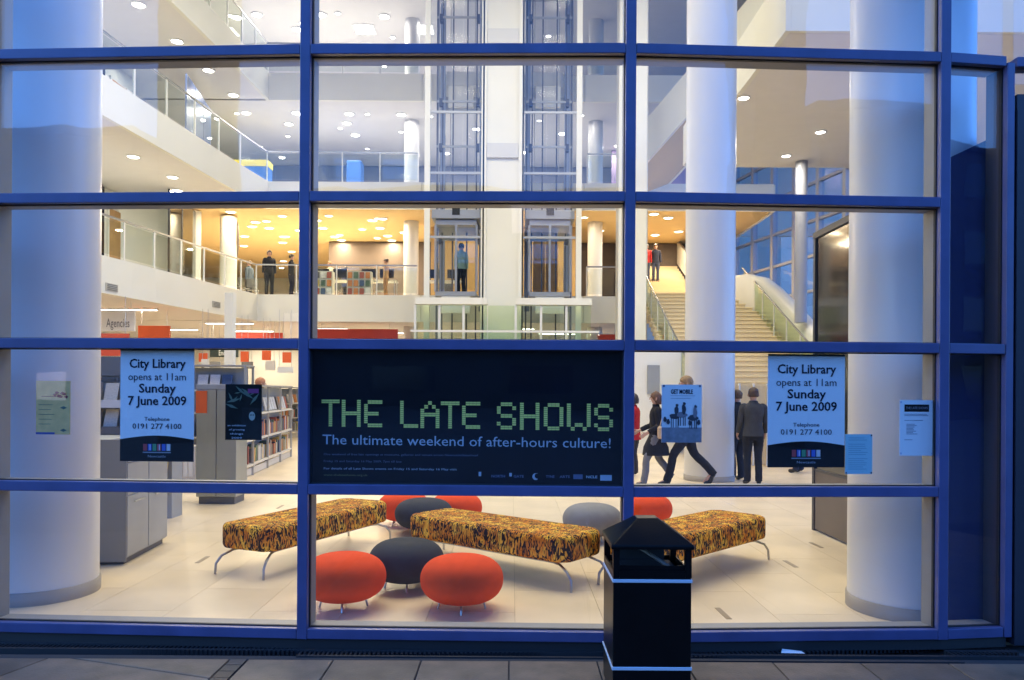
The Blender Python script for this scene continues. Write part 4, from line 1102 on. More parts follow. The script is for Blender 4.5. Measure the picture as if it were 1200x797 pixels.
for ch, u0, u1 in [('T', 375, 396.5), ('H', 399, 421.5), ('E', 425.5, 447), ('L', 468, 489.5), ('A', 492, 514.5), ('T', 516, 538), ('E', 541, 562.5), ('S', 582, 604.5), ('H', 609, 632), ('O', 637, 660), ('W', 664, 692), ('S', 696, 718)]:
    rows = GL[ch].split(); nc = len(rows[0]); m = MB()
    um = (u0 + u1) / 2; v0 = 469.5 + (um - 395) * .010
    cu_ = (u1 - u0) / nc; cv = 31.5 / 7
    for r_, row in enumerate(rows):
        for c_, q in enumerate(row):
            if q == '#':
                for hh in (0, 1):
                    za = h / 2 - (v0 + cv * (r_ + .5 * hh + .04) - bb[2]) / (bb[3] - bb[2]) * h; zb = h / 2 - (v0 + cv * (r_ + .5 * hh + .44) - bb[2]) / (bb[3] - bb[2]) * h
                    m.box(X(u0 + cu_ * (c_ + .02)), X(u0 + cu_ * (c_ + .98)), YF, YF + .0006, zb, za)
    m.build('letter', lime, t)
pale = mat('pale_blue_ink', (.42, .50, .58), .6)
zz_ = h / 2 - (517.5 - bb[2]) / (bb[3] - bb[2]) * h
text('The ultimate weekend of after-hours culture!', .088, pale, ((X(377) + X(716)) / 2, YF, zz_), t, width=X(716) - X(377), rot=(R(90), R(.35), 0))
dimi = mat('dim_blue_ink', (.10, .13, .22), .6); dimy = mat('dim_yellow_ink', (.14, .16, .05), .6)
for v, u1, m, s in [(533, 560, dimi, 'One weekend of free late openings at museums, galleries and venues across NewcastleGateshead'), (541, 470, dimi, 'Friday 15 and Saturday 16 May 2009, 7pm till late'), (549.5, 535, pale, 'For details of all Late Shows events on Friday 15 and Saturday 16 May visit'), (557, 430, dimy, 'www.thelateshows.org.uk')]:
    text(s, .018, m, ((X(378) + X(u1)) / 2, YF, h / 2 - (v - bb[2]) / (bb[3] - bb[2]) * h), t, width=X(u1) - X(378))
def lg(u0, u1, v0, v1, m): rect('logo', m, X(u0), X(u1), h / 2 - (v1 - bb[2]) / (bb[3] - bb[2]) * h, h / 2 - (v0 - bb[2]) / (bb[3] - bb[2]) * h, t)
lg(561, 564, 552, 557, pale); lg(597, 600, 553, 557, pale); lg(703.5, 717, 554.5, 561, pale); lg(672, 683, 554, 559.5, dimi)
for (u0, u1, s) in [(576, 592, 'NORTH'), (602, 614, 'GATE'), (640, 650, 'TYNE'), (656, 668, 'ARTS'), (687, 700, 'NCLE')]:
    text(s, .022, pale if s == 'NCLE' else dimi, ((X(u0) + X(u1)) / 2, YF, h / 2 - (557 - bb[2]) / (bb[3] - bb[2]) * h), t, width=X(u1) - X(u0), bold=.0005)
# crescent logo
cx, cz = X(628), h / 2 - (557 - bb[2]) / (bb[3] - bb[2]) * h; r0 = .021
pts = [(cx + r0 * math.cos(a), cz + r0 * math.sin(a)) for a in [math.pi * .35 + k * math.pi * 1.3 / 12 for k in range(13)]]
pts += [(cx + .010 + r0 * .8 * math.cos(a), cz + .004 + r0 * .8 * math.sin(a)) for a in [math.pi * 1.55 - k * math.pi * 1.1 / 10 for k in range(11)]]
flat('crescent_logo', pale, pts, t)
rect('foot_line', mat('mid_blue_ink', (.02, .06, .22), .5), X(560), X(728), h / 2 - (567 - bb[2]) / (bb[3] - bb[2]) * h, h / 2 - (566 - bb[2]) / (bb[3] - bb[2]) * h, t)

# small notices
t, w, h = sheet(41, 83, 446.5, 509, mat('backlit_flyer_paper', (.85, .50, .17), .7, vary=.12, scale=18), 'faded greenish flyer with a red floral drawing on the left column bay', 'flyer', 'flyer')  # warm light coming through the thin paper is put into its colour
rr = random.Random(4)
for k in range(5): rect('text_line', mat('flyer_dark', (.10, .14, .10), .7), -w * .42, -w * (.1 - .35 * rr.random()), h * (.05 - .09 * k), h * (.058 - .09 * k), t)
redf = mat('flyer_red', (.22, .02, .03), .7)
for k in range(7):
    a = k * .9; cxp, czp = w * (.05 + .055 * k), h * (.24 + .04 * math.sin(a * 2))
    flat('petal', redf, [(cxp + .012 * math.cos(q) * (1 + .4 * math.sin(3 * q + a)), czp + .009 * math.sin(q)) for q in [2 * math.pi * j / 9 for j in range(9)]], t, YF - .0007 * (k % 3))
rect('stem', redf, -w * .35, w * .1, h * .205, h * .215, t)
for k in range(2): flat('leaf', mat('flyer_dark', (.10, .14, .10), .7), [(w * .2, -h * (.0 + .42 * k)), (w * .30, h * .03 - h * .42 * k), (w * .40, -h * (.0 + .42 * k)), (w * .3, -h * (.03 + .42 * k))], t)
rect('blue_foot', mat('flyer_blue', (.02, .05, .25), .6), -w * .5, w * .05, -h * .5, -h * .46, t)

t, w, h = sheet(263, 307, 450.5, 515.5, mat('black_gloss_poster', (.006, .007, .007), .5, spec=.15, vary=.4, scale=20), 'black poster with ghostly plants and a pale face, on the left bay', 'dark_poster', 'poster')
dg = mat('ghost_green', (.08, .13, .09), .6)
for k in range(11):
    cxp, czp = rr.uniform(-w * .42, w * .42), rr.uniform(h * .02, h * .42); a = rr.uniform(0, 3)
    L_ = rr.uniform(.02, .05); dx, dz = math.cos(a) * L_, math.sin(a) * L_
    flat('plant_mark', dg, [(cxp - dx, czp - dz), (cxp + dz * .2, czp - dx * .2), (cxp + dx, czp + dz), (cxp - dz * .2, czp + dx * .2)], t, YF - .0002 * k)
flat('pale_face', mat('ghost_pale', (.32, .34, .28), .6), [(w * .24 + .020 * math.cos(q), -h * .07 + .028 * math.sin(q)) for q in [2 * math.pi * j / 14 for j in range(14)]], t, YF - .003)
flat('eye', inkb, [(w * .24 + .005 * math.cos(q) - .006, -h * .05 + .004 * math.sin(q)) for q in [2 * math.pi * j / 8 for j in range(8)]], t, YF - .0038)
flat('eye', inkb, [(w * .24 + .005 * math.cos(q) + .008, -h * .05 + .004 * math.sin(q)) for q in [2 * math.pi * j / 8 for j in range(8)]], t, YF - .0038)
rect('magenta_mark', mat('magenta_ink', (.20, .02, .12), .6), w * .12, w * .42, h * .34, h * .42, t, YF - .003)
for k, s in enumerate(('an exhibition', 'of growing', 'things', '2009')): text(s, .016, pale, (-w * .18, YF - .001, -h * (.24 + .075 * k)), t, width=w * (.5 - .07 * k))

t, w, h = sheet(774.5, 822.5, 451, 518.5, paper, 'poster with riders on horses, lettered GET MOBILE, in front of the walking man', 'get_mobile_poster', 'poster')
text('GET MOBILE', .038, ink, (0, YF, h * .375), t, width=w * .55, bold=.001)
for k in (0, 1): rect('text_line', mat('grey_ink', (.25, .27, .32), .6), -w * .28, w * (.33 - .1 * k), h * (.305 - .045 * k), h * (.311 - .045 * k), t)
rect('ground_print', mat('print_grey', (.26, .24, .26), .7, vary=.2, scale=30), -w * .498, w * .498, -h * .497, -h * .24, t)
pk = mat('print_dark', (.035, .035, .045), .7); pm = mat('print_mid', (.20, .18, .20), .7)
def blob(cx, cz, rx, rz_, m, k=0, y=0): flat('print_figure', m, [(cx + rx * math.cos(q) * (1 + .15 * math.sin(3 * q + k)), cz + rz_ * math.sin(q) * (1 + .1 * math.cos(2 * q + k))) for q in [2 * math.pi * j / 12 for j in range(12)]], t, YF - .0007 - y)
for k, (fx, fz) in enumerate([(-.12, .14), (.06, .17), (.34, .12)]):
    blob(fx * w, fz * h, .009, .011, pk, k, .0007 * k); blob(fx * w - .003, (fz - .10) * h, .013, .034, pk if k != 2 else pm, k, .0005 + .0007 * k)
    blob((fx - .06) * w, (fz - .19) * h, .034, .017, pm if k % 2 else pk, k + 1, .0003 + .0007 * k)
    for q in (-.020, -.008, .010, .022): rect('print_leg', pk, (fx - .06) * w + q - .0025, (fx - .06) * w + q + .0025, (fz - .38) * h, (fz - .20) * h, t, YF - .0001 - .001 * k)
for (fx, fz) in [(-.42, -.1), (-.34, -.14), (.2, -.16), (.42, -.15)]: blob(fx * w, fz * h, .011, .016, pk, fx * 9, .003)
for sx in (-1, 1): rect('tape', mat('dark_tape', (.1, .13, .2), .5), sx * w * .45 - .006, sx * w * .45 + .006, h * .46, h * .495, t, YF - .002)

t, w, h = sheet(989.5, 1022.5, 509, 555.5, mat('teal_paper', (.36, .62, .66), .7), 'small teal sheet of closely typed text beside the right opening notice', 'teal_notice', 'notice')
tk = mat('teal_ink', (.16, .34, .42), .7)
for k in range(16):
    if k in (2, 9): continue
    rect('text_line', tk, -w * .38, w * (.38 - .3 * rr.random()), h * (.40 - .052 * k), h * (.412 - .052 * k), t)
for sx, sz in ((-1, -1), (1, -1), (1, 1)): rect('tape', ink, sx * w * .46 - .004, sx * w * .46 + .004, sz * h * .47 - .005, sz * h * .47 + .005, t)
t, w, h = sheet(1053, 1094.5, 469, 534, paper, 'white typed sheet with a black heading bar, rightmost notice on the glass', 'typed_notice', 'notice')
rect('heading_bar', inkb, -w * .36, w * .36, h * .29, h * .42, t)
text('THE LATE SHOWS', .022, mat('grey_ink', (.25, .27, .32), .6), (0, YF - .0005, h * .355), t, width=w * .64)
for z, x1 in [(.24, .3), (.215, .34), (.13, .18), (.06, -.05), (.035, 0), (.01, -.06), (-.015, -.1), (-.04, -.08), (-.065, -.02), (-.09, -.1), (-.115, .02), (-.22, -.12)]:
    rect('text_line', mat('grey_ink', (.25, .27, .32), .6), -w * (.36 if z > .1 or z < -.2 else .3), w * x1, h * z, h * (z + .011), t)
for sx, sz in ((-1, -1), (1, -1), (1, 1), (-1, 1)): rect('tape', mat('pale_tape', (.5, .55, .65), .4), sx * w * .46 - .006, sx * w * .46 + .006, sz * h * .46 - .006, sz * h * .46 + .006, t)

# ================================================================ PEOPLE
def skin_obj(name, m, parent, pts, edges, rad, root=0, level=2, smooth=.0):
    me = bpy.data.meshes.new(name); me.from_pydata(pts, edges, []); me.materials.append(m)
    o = bpy.data.objects.new(name, me); link(o, parent)
    mo = o.modifiers.new('skin', 'SKIN'); mo.use_smooth_shade = True; mo.branch_smoothing = .4
    for i, v in enumerate(me.skin_vertices[0].data):
        r = rad[i]; v.radius = r if isinstance(r, tuple) else (r, r); v.use_root = (i == root)
    s = o.modifiers.new('subdivision', 'SUBSURF'); s.levels = level; s.render_levels = level
    return o
def person(name_label, loc, face, h=1.75, coat=(.03, .03, .035), leg=(.03, .03, .035), hair=(.10, .06, .03), hairlen=0, coatlen=0.0,
           stride=0.0, arms=((.02, .0), (.02, .0)), bend=(0, 0), build=1.0, head_turn=0, lean=0.0, shoes=(.015, .015, .015), hands=True, cat='person', group=None):
    """face: heading in radians (0 looks along +y). arms: (swing forward, elbow bend) for left, right."""
    t = empty('person', loc, face); tag(t, name_label, cat, group)
    k = h / 1.75
    def S(p): return (p[0] * k, p[1] * k + lean * p[2] * k, p[2] * k)
    P = {}
    P['pel'] = (0, 0, .95); P['waist'] = (0, .0, 1.08); P['chest'] = (0, .0, 1.30); P['neck'] = (0, .0, 1.47); P['neck2'] = (0, .012, 1.53)
    P['head'] = (0, .025, 1.60); P['crown'] = (0, .015, 1.68)
    for s, sg in ((0, -1), (1, 1)):
        st_ = stride * (1 if s == 0 else -1)
        P['hip%d' % s] = (sg * .09, 0, .90)
        kn = (sg * .095, st_ * .45 + .03 + (0.05 if st_ > 0 else 0), .50)
        an = (sg * .10, st_ * 1.0 - (.06 if st_ < 0 else 0), .09 + (.10 if st_ < -.1 else 0))
        P['knee%d' % s] = kn; P['ank%d' % s] = an
        P['toe%d' % s] = (sg * .125, an[1] + .15, .035 + (.0 if st_ >= -.1 else 0.0))
        P['heel%d' % s] = (sg * .10, an[1] - .04, an[2] - .045)
        sw, eb = arms[s]
        P['sh%d' % s] = (sg * .160 * build, 0, 1.40)
        el = (sg * .205 * build, math.sin(sw) * .29 - .01, 1.405 - math.cos(sw) * .29)
        a2 = sw + eb
        wr = (sg * .225 * build, el[1] + math.sin(a2) * .25, el[2] - math.cos(a2) * .25)
        P['el%d' % s] = el; P['wr%d' % s] = wr; P['ar%d' % s] = a2
    names = ['pel', 'waist', 'chest', 'neck', 'neck2', 'head', 'crown', 'hip0', 'knee0', 'ank0', 'toe0', 'hip1', 'knee1', 'ank1', 'toe1', 'sh0', 'el0', 'wr0', 'sh1', 'el1', 'wr1']
    idx = {n_: i for i, n_ in enumerate(names)}
    rad = {'pel': (.135 * build, .105), 'waist': (.125 * build, .095), 'chest': (.145 * build, .105), 'neck': .058, 'neck2': .054, 'head': (.082, .098), 'crown': (.068, .082), 'hip': .088, 'knee': .056, 'ank': .040, 'toe': .03, 'sh': .062, 'el': .044, 'wr': .030}
    E = [('pel', 'waist'), ('waist', 'chest'), ('chest', 'neck'), ('neck', 'neck2'), ('neck2', 'head'), ('head', 'crown')]
    for s in '01': E += [('pel', 'hip' + s), ('hip' + s, 'knee' + s), ('knee' + s, 'ank' + s), ('ank' + s, 'toe' + s), ('chest', 'sh' + s), ('sh' + s, 'el' + s), ('el' + s, 'wr' + s)]
    pts = [S(P[n_]) for n_ in names]; rr_ = []
    for n_ in names:
        q = rad.get(n_, rad.get(n_[:-1])); rr_.append(tuple(x * k for x in q) if isinstance(q, tuple) else q * k)
    eds = [(idx[a], idx[b]) for a, b in E]
    if hands:
        for s, sg in ((0, -1), (1, 1)):
            wr = Vector(S(P['wr%d' % s])); a2 = P['ar%d' % s]; d_ = Vector((0, math.sin(a2), -math.cos(a2))); f_ = Vector((0, math.cos(a2), math.sin(a2)))
            base_i = idx['wr%d' % s]
            palm = wr + d_ * .055 * k; pts.append(tuple(palm)); rr_.append((.018 * k, .036 * k)); pi_ = len(pts) - 1; eds.append((base_i, pi_))
            for q, ln in enumerate((.075, .085, .080, .062)):
                off = f_ * (.027 - .018 * q) * k
                b_ = palm + off + d_ * .035 * k; c_ = b_ + (d_ * .8 + Vector((-sg * .35, 0, 0))) * ln * .55 * k; e_ = c_ + (d_ * .5 + Vector((-sg * .8, 0, 0))) * ln * .45 * k
                n0 = len(pts); pts += [tuple(b_), tuple(c_), tuple(e_)]; rr_ += [.0095 * k, .0085 * k, .007 * k]; eds += [(pi_, n0), (n0, n0 + 1), (n0 + 1, n0 + 2)]
            b_ = palm + f_ * .034 * k - d_ * .012 * k; c_ = b_ + (f_ * .7 + d_ * .8) * .032 * k; e_ = c_ + d_ * .03 * k
            n0 = len(pts); pts += [tuple(b_), tuple(c_), tuple(e_)]; rr_ += [.012 * k, .010 * k, .008 * k]; eds += [(pi_, n0), (n0, n0 + 1), (n0 + 1, n0 + 2)]
    skin_obj('body', skin_m, t, pts, eds, rr_)
    def cloth(nm, m, ns, ee, extra, r_over={}):
        ii = {n_: i for i, n_ in enumerate(ns)}; q = []
        for n_ in ns:
            b_ = r_over.get(n_, r_over.get(n_[:-1], rad.get(n_, rad.get(n_[:-1]))))
            q.append(tuple((x + extra) * k for x in b_) if isinstance(b_, tuple) else (b_ + extra) * k)
        return skin_obj(nm, m, t, [S(P[n_]) for n_ in ns], [(ii[a], ii[b]) for a, b in ee], q)
    cm = mat('cloth_%02d_%02d_%02d' % tuple(int(c * 99) for c in coat), coat, .85, spec=.2, vary=.12, scale=9, bump=.25, bscale=26)
    lm = mat('cloth_%02d_%02d_%02d' % tuple(int(c * 99) for c in leg), leg, .85, spec=.2, vary=.12, scale=9, bump=.25, bscale=26)
    hm = mat('hair_%02d_%02d_%02d' % tuple(int(c * 99) for c in hair), hair, .6, vary=.3, scale=30, bump=.3, bscale=60)
    P['lowcoat'] = (0, 0, .86 - coatlen); P['cuff0'] = tuple(Vector(P['wr0']).lerp(Vector(P['el0']), .12)); P['cuff1'] = tuple(Vector(P['wr1']).lerp(Vector(P['el1']), .12))
    P['col'] = (0, .004, 1.50)
    rad['lowcoat'] = (.15 * build + coatlen * .05, .118 + coatlen * .06); rad['cuff'] = .035; rad['col'] = .064
    n_ = 22
    def loft(rings, bx=1.0):
        m = MB(); vs = []; fs = []
        for (z, hw_, hd_, y) in rings:
            for q in range(n_):
                a = 2 * math.pi * q / n_; ca_, sa_ = math.cos(a), math.sin(a)
                vs.append(S((hw_ * bx * abs(ca_) ** .85 * (1 if ca_ > 0 else -1) * (1 + .012 * math.sin(7 * a + z * 30)), y + hd_ * abs(sa_) ** .9 * (1 if sa_ > 0 else -1), z)))
        for r_ in range(len(rings) - 1):
            for q in range(n_): fs.append((r_ * n_ + q, r_ * n_ + (q + 1) % n_, (r_ + 1) * n_ + (q + 1) % n_, (r_ + 1) * n_ + q))
        m.add(vs, fs, True); return m
    def limb(m, pts_, rs, sub_=5):
        P_ = [Vector(p) for p in pts_]; out = []; ro = []
        for a_ in range(len(P_) - 1):
            p0 = P_[max(a_ - 1, 0)]; p1 = P_[a_]; p2 = P_[a_ + 1]; p3 = P_[min(a_ + 2, len(P_) - 1)]
            for t_ in range(sub_):
                f = t_ / sub_
                out.append(.5 * ((2 * p1) + (p2 - p0) * f + (2 * p0 - 5 * p1 + 4 * p2 - p3) * f * f + (3 * p1 - p0 - 3 * p2 + p3) * f ** 3)); ro.append((rs[a_] + (rs[a_ + 1] - rs[a_]) * f) * (1 + .03 * math.sin(a_ * 5 + t_ * 2.3)))
        out.append(P_[-1]); ro.append(rs[-1])
        m.tube([S(p) for p in out], [r_ * k for r_ in ro], 14)
    zh = .87 - coatlen; fl = coatlen * .22
    fy = fl + (stride * .22 if coatlen > .05 else 0)
    jr = [(zh, .172 + fl, .128 + fy, 0)]
    if coatlen > .05: jr += [(zh + coatlen * .5, .170 + fl * .6, .126 + fy * .85, 0)]
    jr += [(.93, .170, .126, 0), (1.02, .152, .112, 0), (1.10, .146, .108, 0), (1.20, .158, .116, 0), (1.30, .176, .122, 0), (1.37, .184, .112, -.004), (1.415, .165, .092, -.006), (1.445, .118, .074, -.004), (1.465, .082, .066, 0), (1.50, .066, .064, .006), (1.505, .058, .058, .008)]
    tm_ = loft(jr, build)
    for s in (0, 1):
        sg = -1 if s == 0 else 1; sh = P['sh%d' % s]; el = P['el%d' % s]; cu_ = P['cuff%d' % s]
        limb(tm_, [(sg * .10 * build, 0, 1.40), (sh[0], sh[1], 1.392), ((sh[0] + el[0]) / 2 + sg * .008, (sh[1] + el[1]) / 2, (sh[2] + el[2]) / 2 + .01), el, ((el[0] + cu_[0]) / 2, (el[1] + cu_[1]) / 2, (el[2] + cu_[2]) / 2), cu_], [.040, .064, .060, .053, .048, .042])
    tm_.build('jacket', cm, t)
    for s in (0, 1):
        a = Vector(P['knee%d' % s]); b = Vector(P['ank%d' % s]); P['hem%d' % s] = tuple(a.lerp(b, 1.06))
    tr = loft([(.80, .10, .085, 0), (.86, .155, .112, 0), (.92, .160, .116, 0), (1.0, .142, .104, 0)], build)
    for s in (0, 1):
        h_ = P['hip%d' % s]; kn = P['knee%d' % s]; he = P['hem%d' % s]
        limb(tr, [(h_[0] * .9, 0, .92), (h_[0], h_[1] + (kn[1] - h_[1]) * .25, .80), ((h_[0] + kn[0]) / 2, (h_[1] + kn[1]) / 2, .68), kn, ((kn[0] + he[0]) / 2, (kn[1] + he[1]) / 2 - .012, (kn[2] + he[2]) / 2), he], [.095, .098, .086, .066, .064, .062])
    tr.build('trousers', lm, t)
    sm = mat('shoe_black', shoes, .4)
    for s in (0, 1):
        skin_obj('shoe', sm, t, [S(P['heel%d' % s]), S(P['ank%d' % s]), S(((P['heel%d' % s][0] + P['toe%d' % s][0]) / 2, P['ank%d' % s][1] + .05, P['toe%d' % s][2] + .012)), S(P['toe%d' % s])], [(0, 1), (1, 2), (2, 3)], [.050 * k, .056 * k, .050 * k, .043 * k], level=1)
    # hair as a shell over the back and top of the head
    hv = MB(); hc = Vector(S((0, .005, 1.645))); N1, N2 = 16, 9
    vs = []
    for j in range(N2 + 1):
        for i in range(N1):
            az = 2 * math.pi * i / N1; front = max(0, math.sin(az))
            low = -.25 - (.35 + hairlen * 6) * (1 - front) if True else 0
            pol = math.pi / 2 - (math.pi / 2 * (1 - .15 * front) + max(-.0, 0) + (.80 + hairlen * 2) * (1 - front) ** 1.0) * j / N2
            r_ = 1 + .035 * math.sin(5 * az + j) + .03 * math.sin(9 * az - 2 * j)
            cp_ = math.cos(pol if pol > 0 else pol * .55)
            vs.append((hc.x + .092 * k * cp_ * math.cos(az) * r_, hc.y + .108 * k * cp_ * math.sin(az) * r_ - .004, hc.z + .105 * k * math.sin(pol) - (hairlen * k * (j / N2) * (1 - front * .7))))
    fs = [(j * N1 + i, j * N1 + (i + 1) % N1, (j + 1) * N1 + (i + 1) % N1, (j + 1) * N1 + i) for j in range(N2) for i in range(N1)]
    hv.add(vs, fs, True); ho_ = hv.build('hair', hm, t); so = ho_.modifiers.new('thickness', 'SOLIDIFY'); so.thickness = .012
    # face
    fm = MB(); c = Vector(S((0, .118, 1.60)))
    fm.add([(c.x - .012 * k, c.y - .01, c.z - .012 * k), (c.x + .012 * k, c.y - .01, c.z - .012 * k), (c.x, c.y + .020 * k, c.z - .010 * k), (c.x, c.y - .008, c.z + .032 * k)], [(0, 1, 2), (0, 2, 3), (1, 3, 2), (0, 3, 1)])
    fm.build('nose', skin_m, t)
    for sg in (-1, 1):
        MB().tube([S((sg * .084, .02, 1.575)), S((sg * .093, .012, 1.60)), S((sg * .090, .010, 1.628))], [.008 * k, .014 * k, .009 * k], 6).build('ear', skin_m, t)
        MB().tube([S((sg * .030 - .009, .112, 1.625)), S((sg * .030 + .009, .112, 1.625))], .006 * k, 6).build('eye', inkb, t)
    MB().tube([S((-.022, .112, 1.555)), S((.022, .112, 1.555))], .005 * k, 6).build('mouth', mat('lip', (.35, .12, .09), .5), t)
    return t
def stand(u, v, lab, face, Y=None, z=0.0, **kw):
    p = floor_at(u, v) if Y is None else at(u, v, Y)
    return person(lab, (p.x, p.y, z), face, **kw)
BLK = (.018, .018, .022)
# the walking pair, heading right to left across the hall (u 752-838)
man = stand(806, 569.5, 'tall fair-haired man in dark clothes striding past behind the horse poster', R(90), h=1.89, coat=(.035, .035, .04), leg=BLK, hair=(.28, .17, .08), stride=.36, arms=((.1, .3), (-.3, .2)), lean=.02)
wom = stand(768, 569.5, 'woman with brown bob in a knee-length black coat carrying a tan bag', R(90), h=1.62, coat=(.016, .015, .018), leg=(.16, .16, .18), hair=(.13, .06, .03), hairlen=.06, coatlen=.30, stride=.24, arms=((.0, 1.0), (.2, .9)), build=.95)
bg_ = empty('shoulder_bag', (wom.location.x + .14, wom.location.y - .30, .93)); tag(bg_, 'tan and cream shoulder bag carried by the woman in the black coat', 'bag')
MB().box(-.17, .17, -.05, .05, -.11, .10).build('bag_body', mat('tan_leather', (.50, .36, .24), .6), bg_, bevel=.035, seg=3)
MB().tube([(-.13, 0, .1), (-.08, 0, .32), (.06, 0, .36), (.13, 0, .1)], .008, 6).build('strap', mat('tan_leather', (.50, .36, .24), .6), bg_)
# two men standing with their backs to the glass
stand(882, 568, 'man in a dark grey jumper and black trousers standing with his back to the glass', R(-6), h=1.70, coat=(.055, .055, .06), leg=BLK, hair=(.07, .04, .025), arms=((.12, .5), (.12, .5)), build=1.08)
stand(863, 563, 'person in black half hidden behind the white column, left of the jumper man', R(25), h=1.66, coat=(.022, .022, .028), leg=(.02, .022, .035), hair=(.12, .07, .04), arms=((.1, .2), (.1, .3)))
# person in red behind the second mullion
stand(742, 558, 'person in a red coat mostly hidden behind the second blue mullion', R(60), h=1.58, coat=(.45, .02, .02), leg=(.05, .05, .06), hair=(.05, .04, .04), hairlen=.04, coatlen=.1)
# seated or stooping figures behind the right opening notice
stand(980, 566, 'person in black trousers walking behind the right opening notice', R(80), h=1.72, coat=BLK, leg=BLK, stride=.2, hair=(.1, .07, .05))
stand(935, 554, 'person in dark clothes standing behind the right opening notice', R(40), h=1.70, coat=(.02, .02, .03), leg=(.02, .025, .05), hair=(.1, .07, .05))
# library reader with reddish hair behind the shelves
stand(304, 543, 'reddish-haired reader in a dark top behind the nearest bookshelf', R(-60), Y=17.2, h=1.88, coat=(.05, .05, .06), leg=BLK, hair=(.42, .17, .08))
# gallery people
stand(315, 340, 'man in a black suit standing at the first gallery rail', R(-150), Y=28.9, z=ZF[1], h=1.78, coat=BLK, leg=BLK, hair=(.06, .04, .03), hands=False)
stand(341, 340, 'person in black beside the left mullion on the first gallery', R(-90), Y=28.8, z=ZF[1], h=1.62, coat=BLK, leg=(.02, .02, .04), hair=(.05, .04, .03), hands=False)
stand(452, 330, 'person in a tan top on the first gallery, right of the desks', R(90), Y=29.2, z=ZF[1], h=1.55, coat=(.45, .28, .14), leg=(.35, .2, .1), hair=(.05, .03, .03), hands=False)
stand(540, 330, 'passenger in a pale green shirt standing in the left lift car', R(30), Y=25.4, z=4.76, h=1.74, coat=(.34, .46, .42), leg=BLK, hair=(.04, .03, .03), hands=False)
stand(386, 330, 'person in a cream top on the first gallery, just right of the left mullion', R(150), Y=30.6, z=ZF[1], h=1.66, coat=(.5, .47, .40), leg=BLK, hair=(.2, .12, .06), hands=False)
stand(405, 330, 'person in navy farther back on the first gallery, between the book displays', R(-40), Y=32.2, z=ZF[1], h=1.72, coat=(.03, .04, .10), leg=BLK, hair=(.05, .04, .03), hands=False)
stand(292, 330, 'person in a grey-blue top at the corner of the first gallery', R(70), Y=30.4, z=ZF[1], h=1.64, coat=(.12, .15, .20), leg=(.05, .05, .06), hair=(.08, .05, .03), hands=False)
# people high on the far stairs
for u, c, lab in ((757, (.40, .03, .03), 'person in a red top high on the far stairs'), (768, (.03, .035, .06), 'person in dark clothes high on the far stairs, right of the red one')):
    p = at(u, 306, 32.3)
    k_ = int((p.y - 30) / .34); zt = ZF[1] + rise * 1.02 * (k_ + 1)
    person(lab, (p.x, p.y, zt), R(175), h=1.62, coat=c, leg=(.06, .07, .12), hair=(.06, .04, .03), hands=False)

# ================================================================ STREET OPPOSITE (seen only as reflections)
bm_ = mat('opposite_stone', (.05, .04, .03), .7, vary=.2)
wm_ = mat('opposite_window', (.02, .022, .03), .1)
lit = emis('lit_window', (1, .62, .28), .5)
def opposite(x0, x1, y0, y1, h, label, nx, nz):
    t = empty('street_building', ((x0 + x1) / 2, (y0 + y1) / 2, -.06)); tag(t, label, 'building')
    w, d = (x1 - x0) / 2, (y1 - y0) / 2
    front = -1 if y0 > 0 else 1
    MB().box(-w, w, -d, d, 0, h).build('wall', bm_ if y0 < 0 else mat('added_block_stone', (.20, .19, .20), .7), t); MB().box(-w - .3, w + .3, -d - .3, d + .3, h + .001, h + .4).build('roof', asphalt, t)
    for i in range(nx):
        for j in range(nz):
            x = -w + 2 * w * (i + .5) / nx; z = h * (j + .55) / nz
            f = share('window', cube(lit if random.random() < .05 else wm_), (x, front * (d + .01), z), t, scale=(w / nx * .9, .06, h / nz * .5))
opposite(-12.9, -11.1, -15, -13, 26, 'narrow dark stone tower opposite on the left, a dark upright band reflected in the glass', 1, 9)
opposite(-52, -24.5, -42, -30, 15.5, 'long dark block across the street at the left, only reflected in the glass', 9, 5)
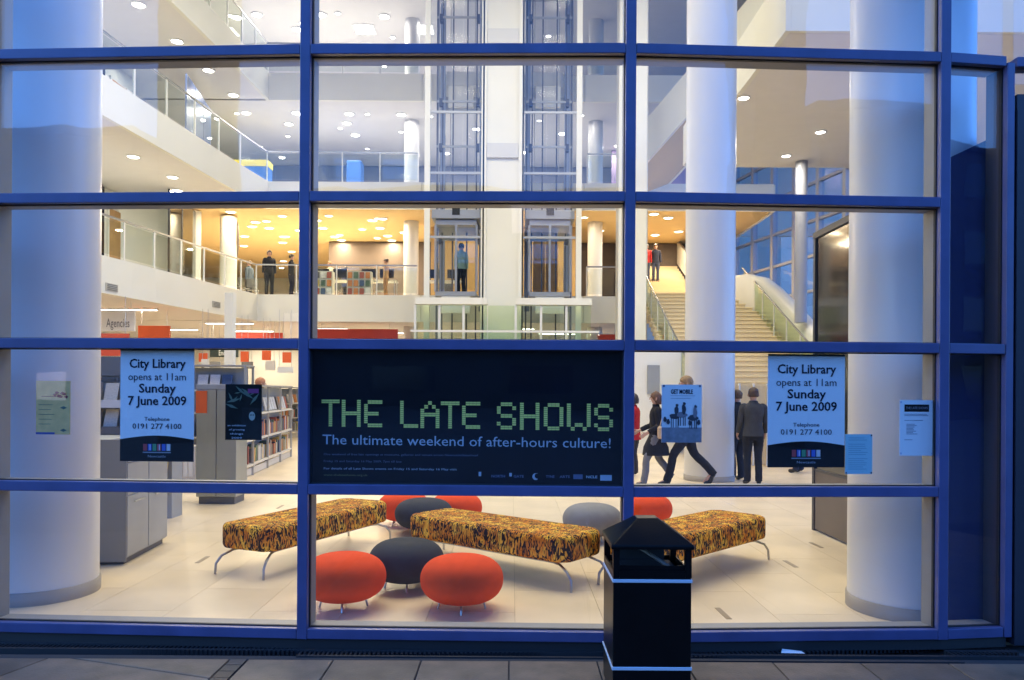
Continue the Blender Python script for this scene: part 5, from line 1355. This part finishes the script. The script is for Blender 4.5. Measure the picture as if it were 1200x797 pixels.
opposite(9.1, 10.8, -15, -13, 24, 'narrow dark stone tower opposite on the right, a dark upright band reflected in the glass', 1, 8)
opposite(20, 52, -42, -30, 17, 'long dark block across the street at the right, only reflected in the glass', 9, 4)
opposite(22, 60, 48, 70, 17, 'pale block added beyond the side glazing at the right to cover the bright sky', 8, 4)  # added block, hides the bright low sky behind the side glazing
opposite(-55, 55, -70, -58, 19, 'far low building closing the street, seen as a reflection in the glass', 9, 4)

# ================================================================ LABELS OF REPEATED LAMPS: say which one by its place
ORD = ['first', 'second', 'third', 'fourth', 'fifth', 'sixth', 'seventh', 'eighth', 'ninth', 'tenth', 'eleventh', 'twelfth', 'thirteenth', 'fourteenth', 'fifteenth', 'sixteenth', 'seventeenth', 'eighteenth', 'nineteenth', 'twentieth']
ORD += ['twenty-first', 'twenty-second', 'twenty-third', 'twenty-fourth', 'twenty-fifth', 'twenty-sixth', 'twenty-seventh', 'twenty-eighth', 'twenty-ninth', 'thirtieth'] + ['thirty-%s' % w for w in ('first', 'second', 'third', 'fourth', 'fifth', 'sixth', 'seventh', 'eighth', 'ninth')] + ['fortieth', 'forty-first', 'forty-second', 'forty-third']
for gname, base_l in (('downlights in the amber ceiling', 'round glowing downlight in the amber first floor ceiling, %s from the left'),
                      ('downlights in the second floor ceiling', 'round white downlight in the second floor ceiling, %s from the left'),
                      ('downlights in the third floor ceiling', 'round white downlight in the third floor ceiling, %s from the left'),
                      ('downlights under the left wing of the second gallery', 'round downlight under the second gallery in the left wing, %s from the left'),
                      ('fluorescent strips above the bookshelves', 'long fluorescent strip light under the first gallery, %s from the left'),
                      ('small downlights in the second floor ceiling', 'small pinpoint downlight in the second floor ceiling, %s from the left'),
                      ('small downlights in the third floor ceiling', 'small pinpoint downlight in the third floor ceiling, %s from the left'),
                      ('added roof lamps', 'large round lamp added out of view in the roof to light the hall, %s from the left')):
    ms_ = sorted([o for o in sc.objects if o.get('group') == gname], key=lambda o: o.location.x / o.location.y)
    for o, w_ in zip(ms_, ORD): o['label'] = base_l % w_
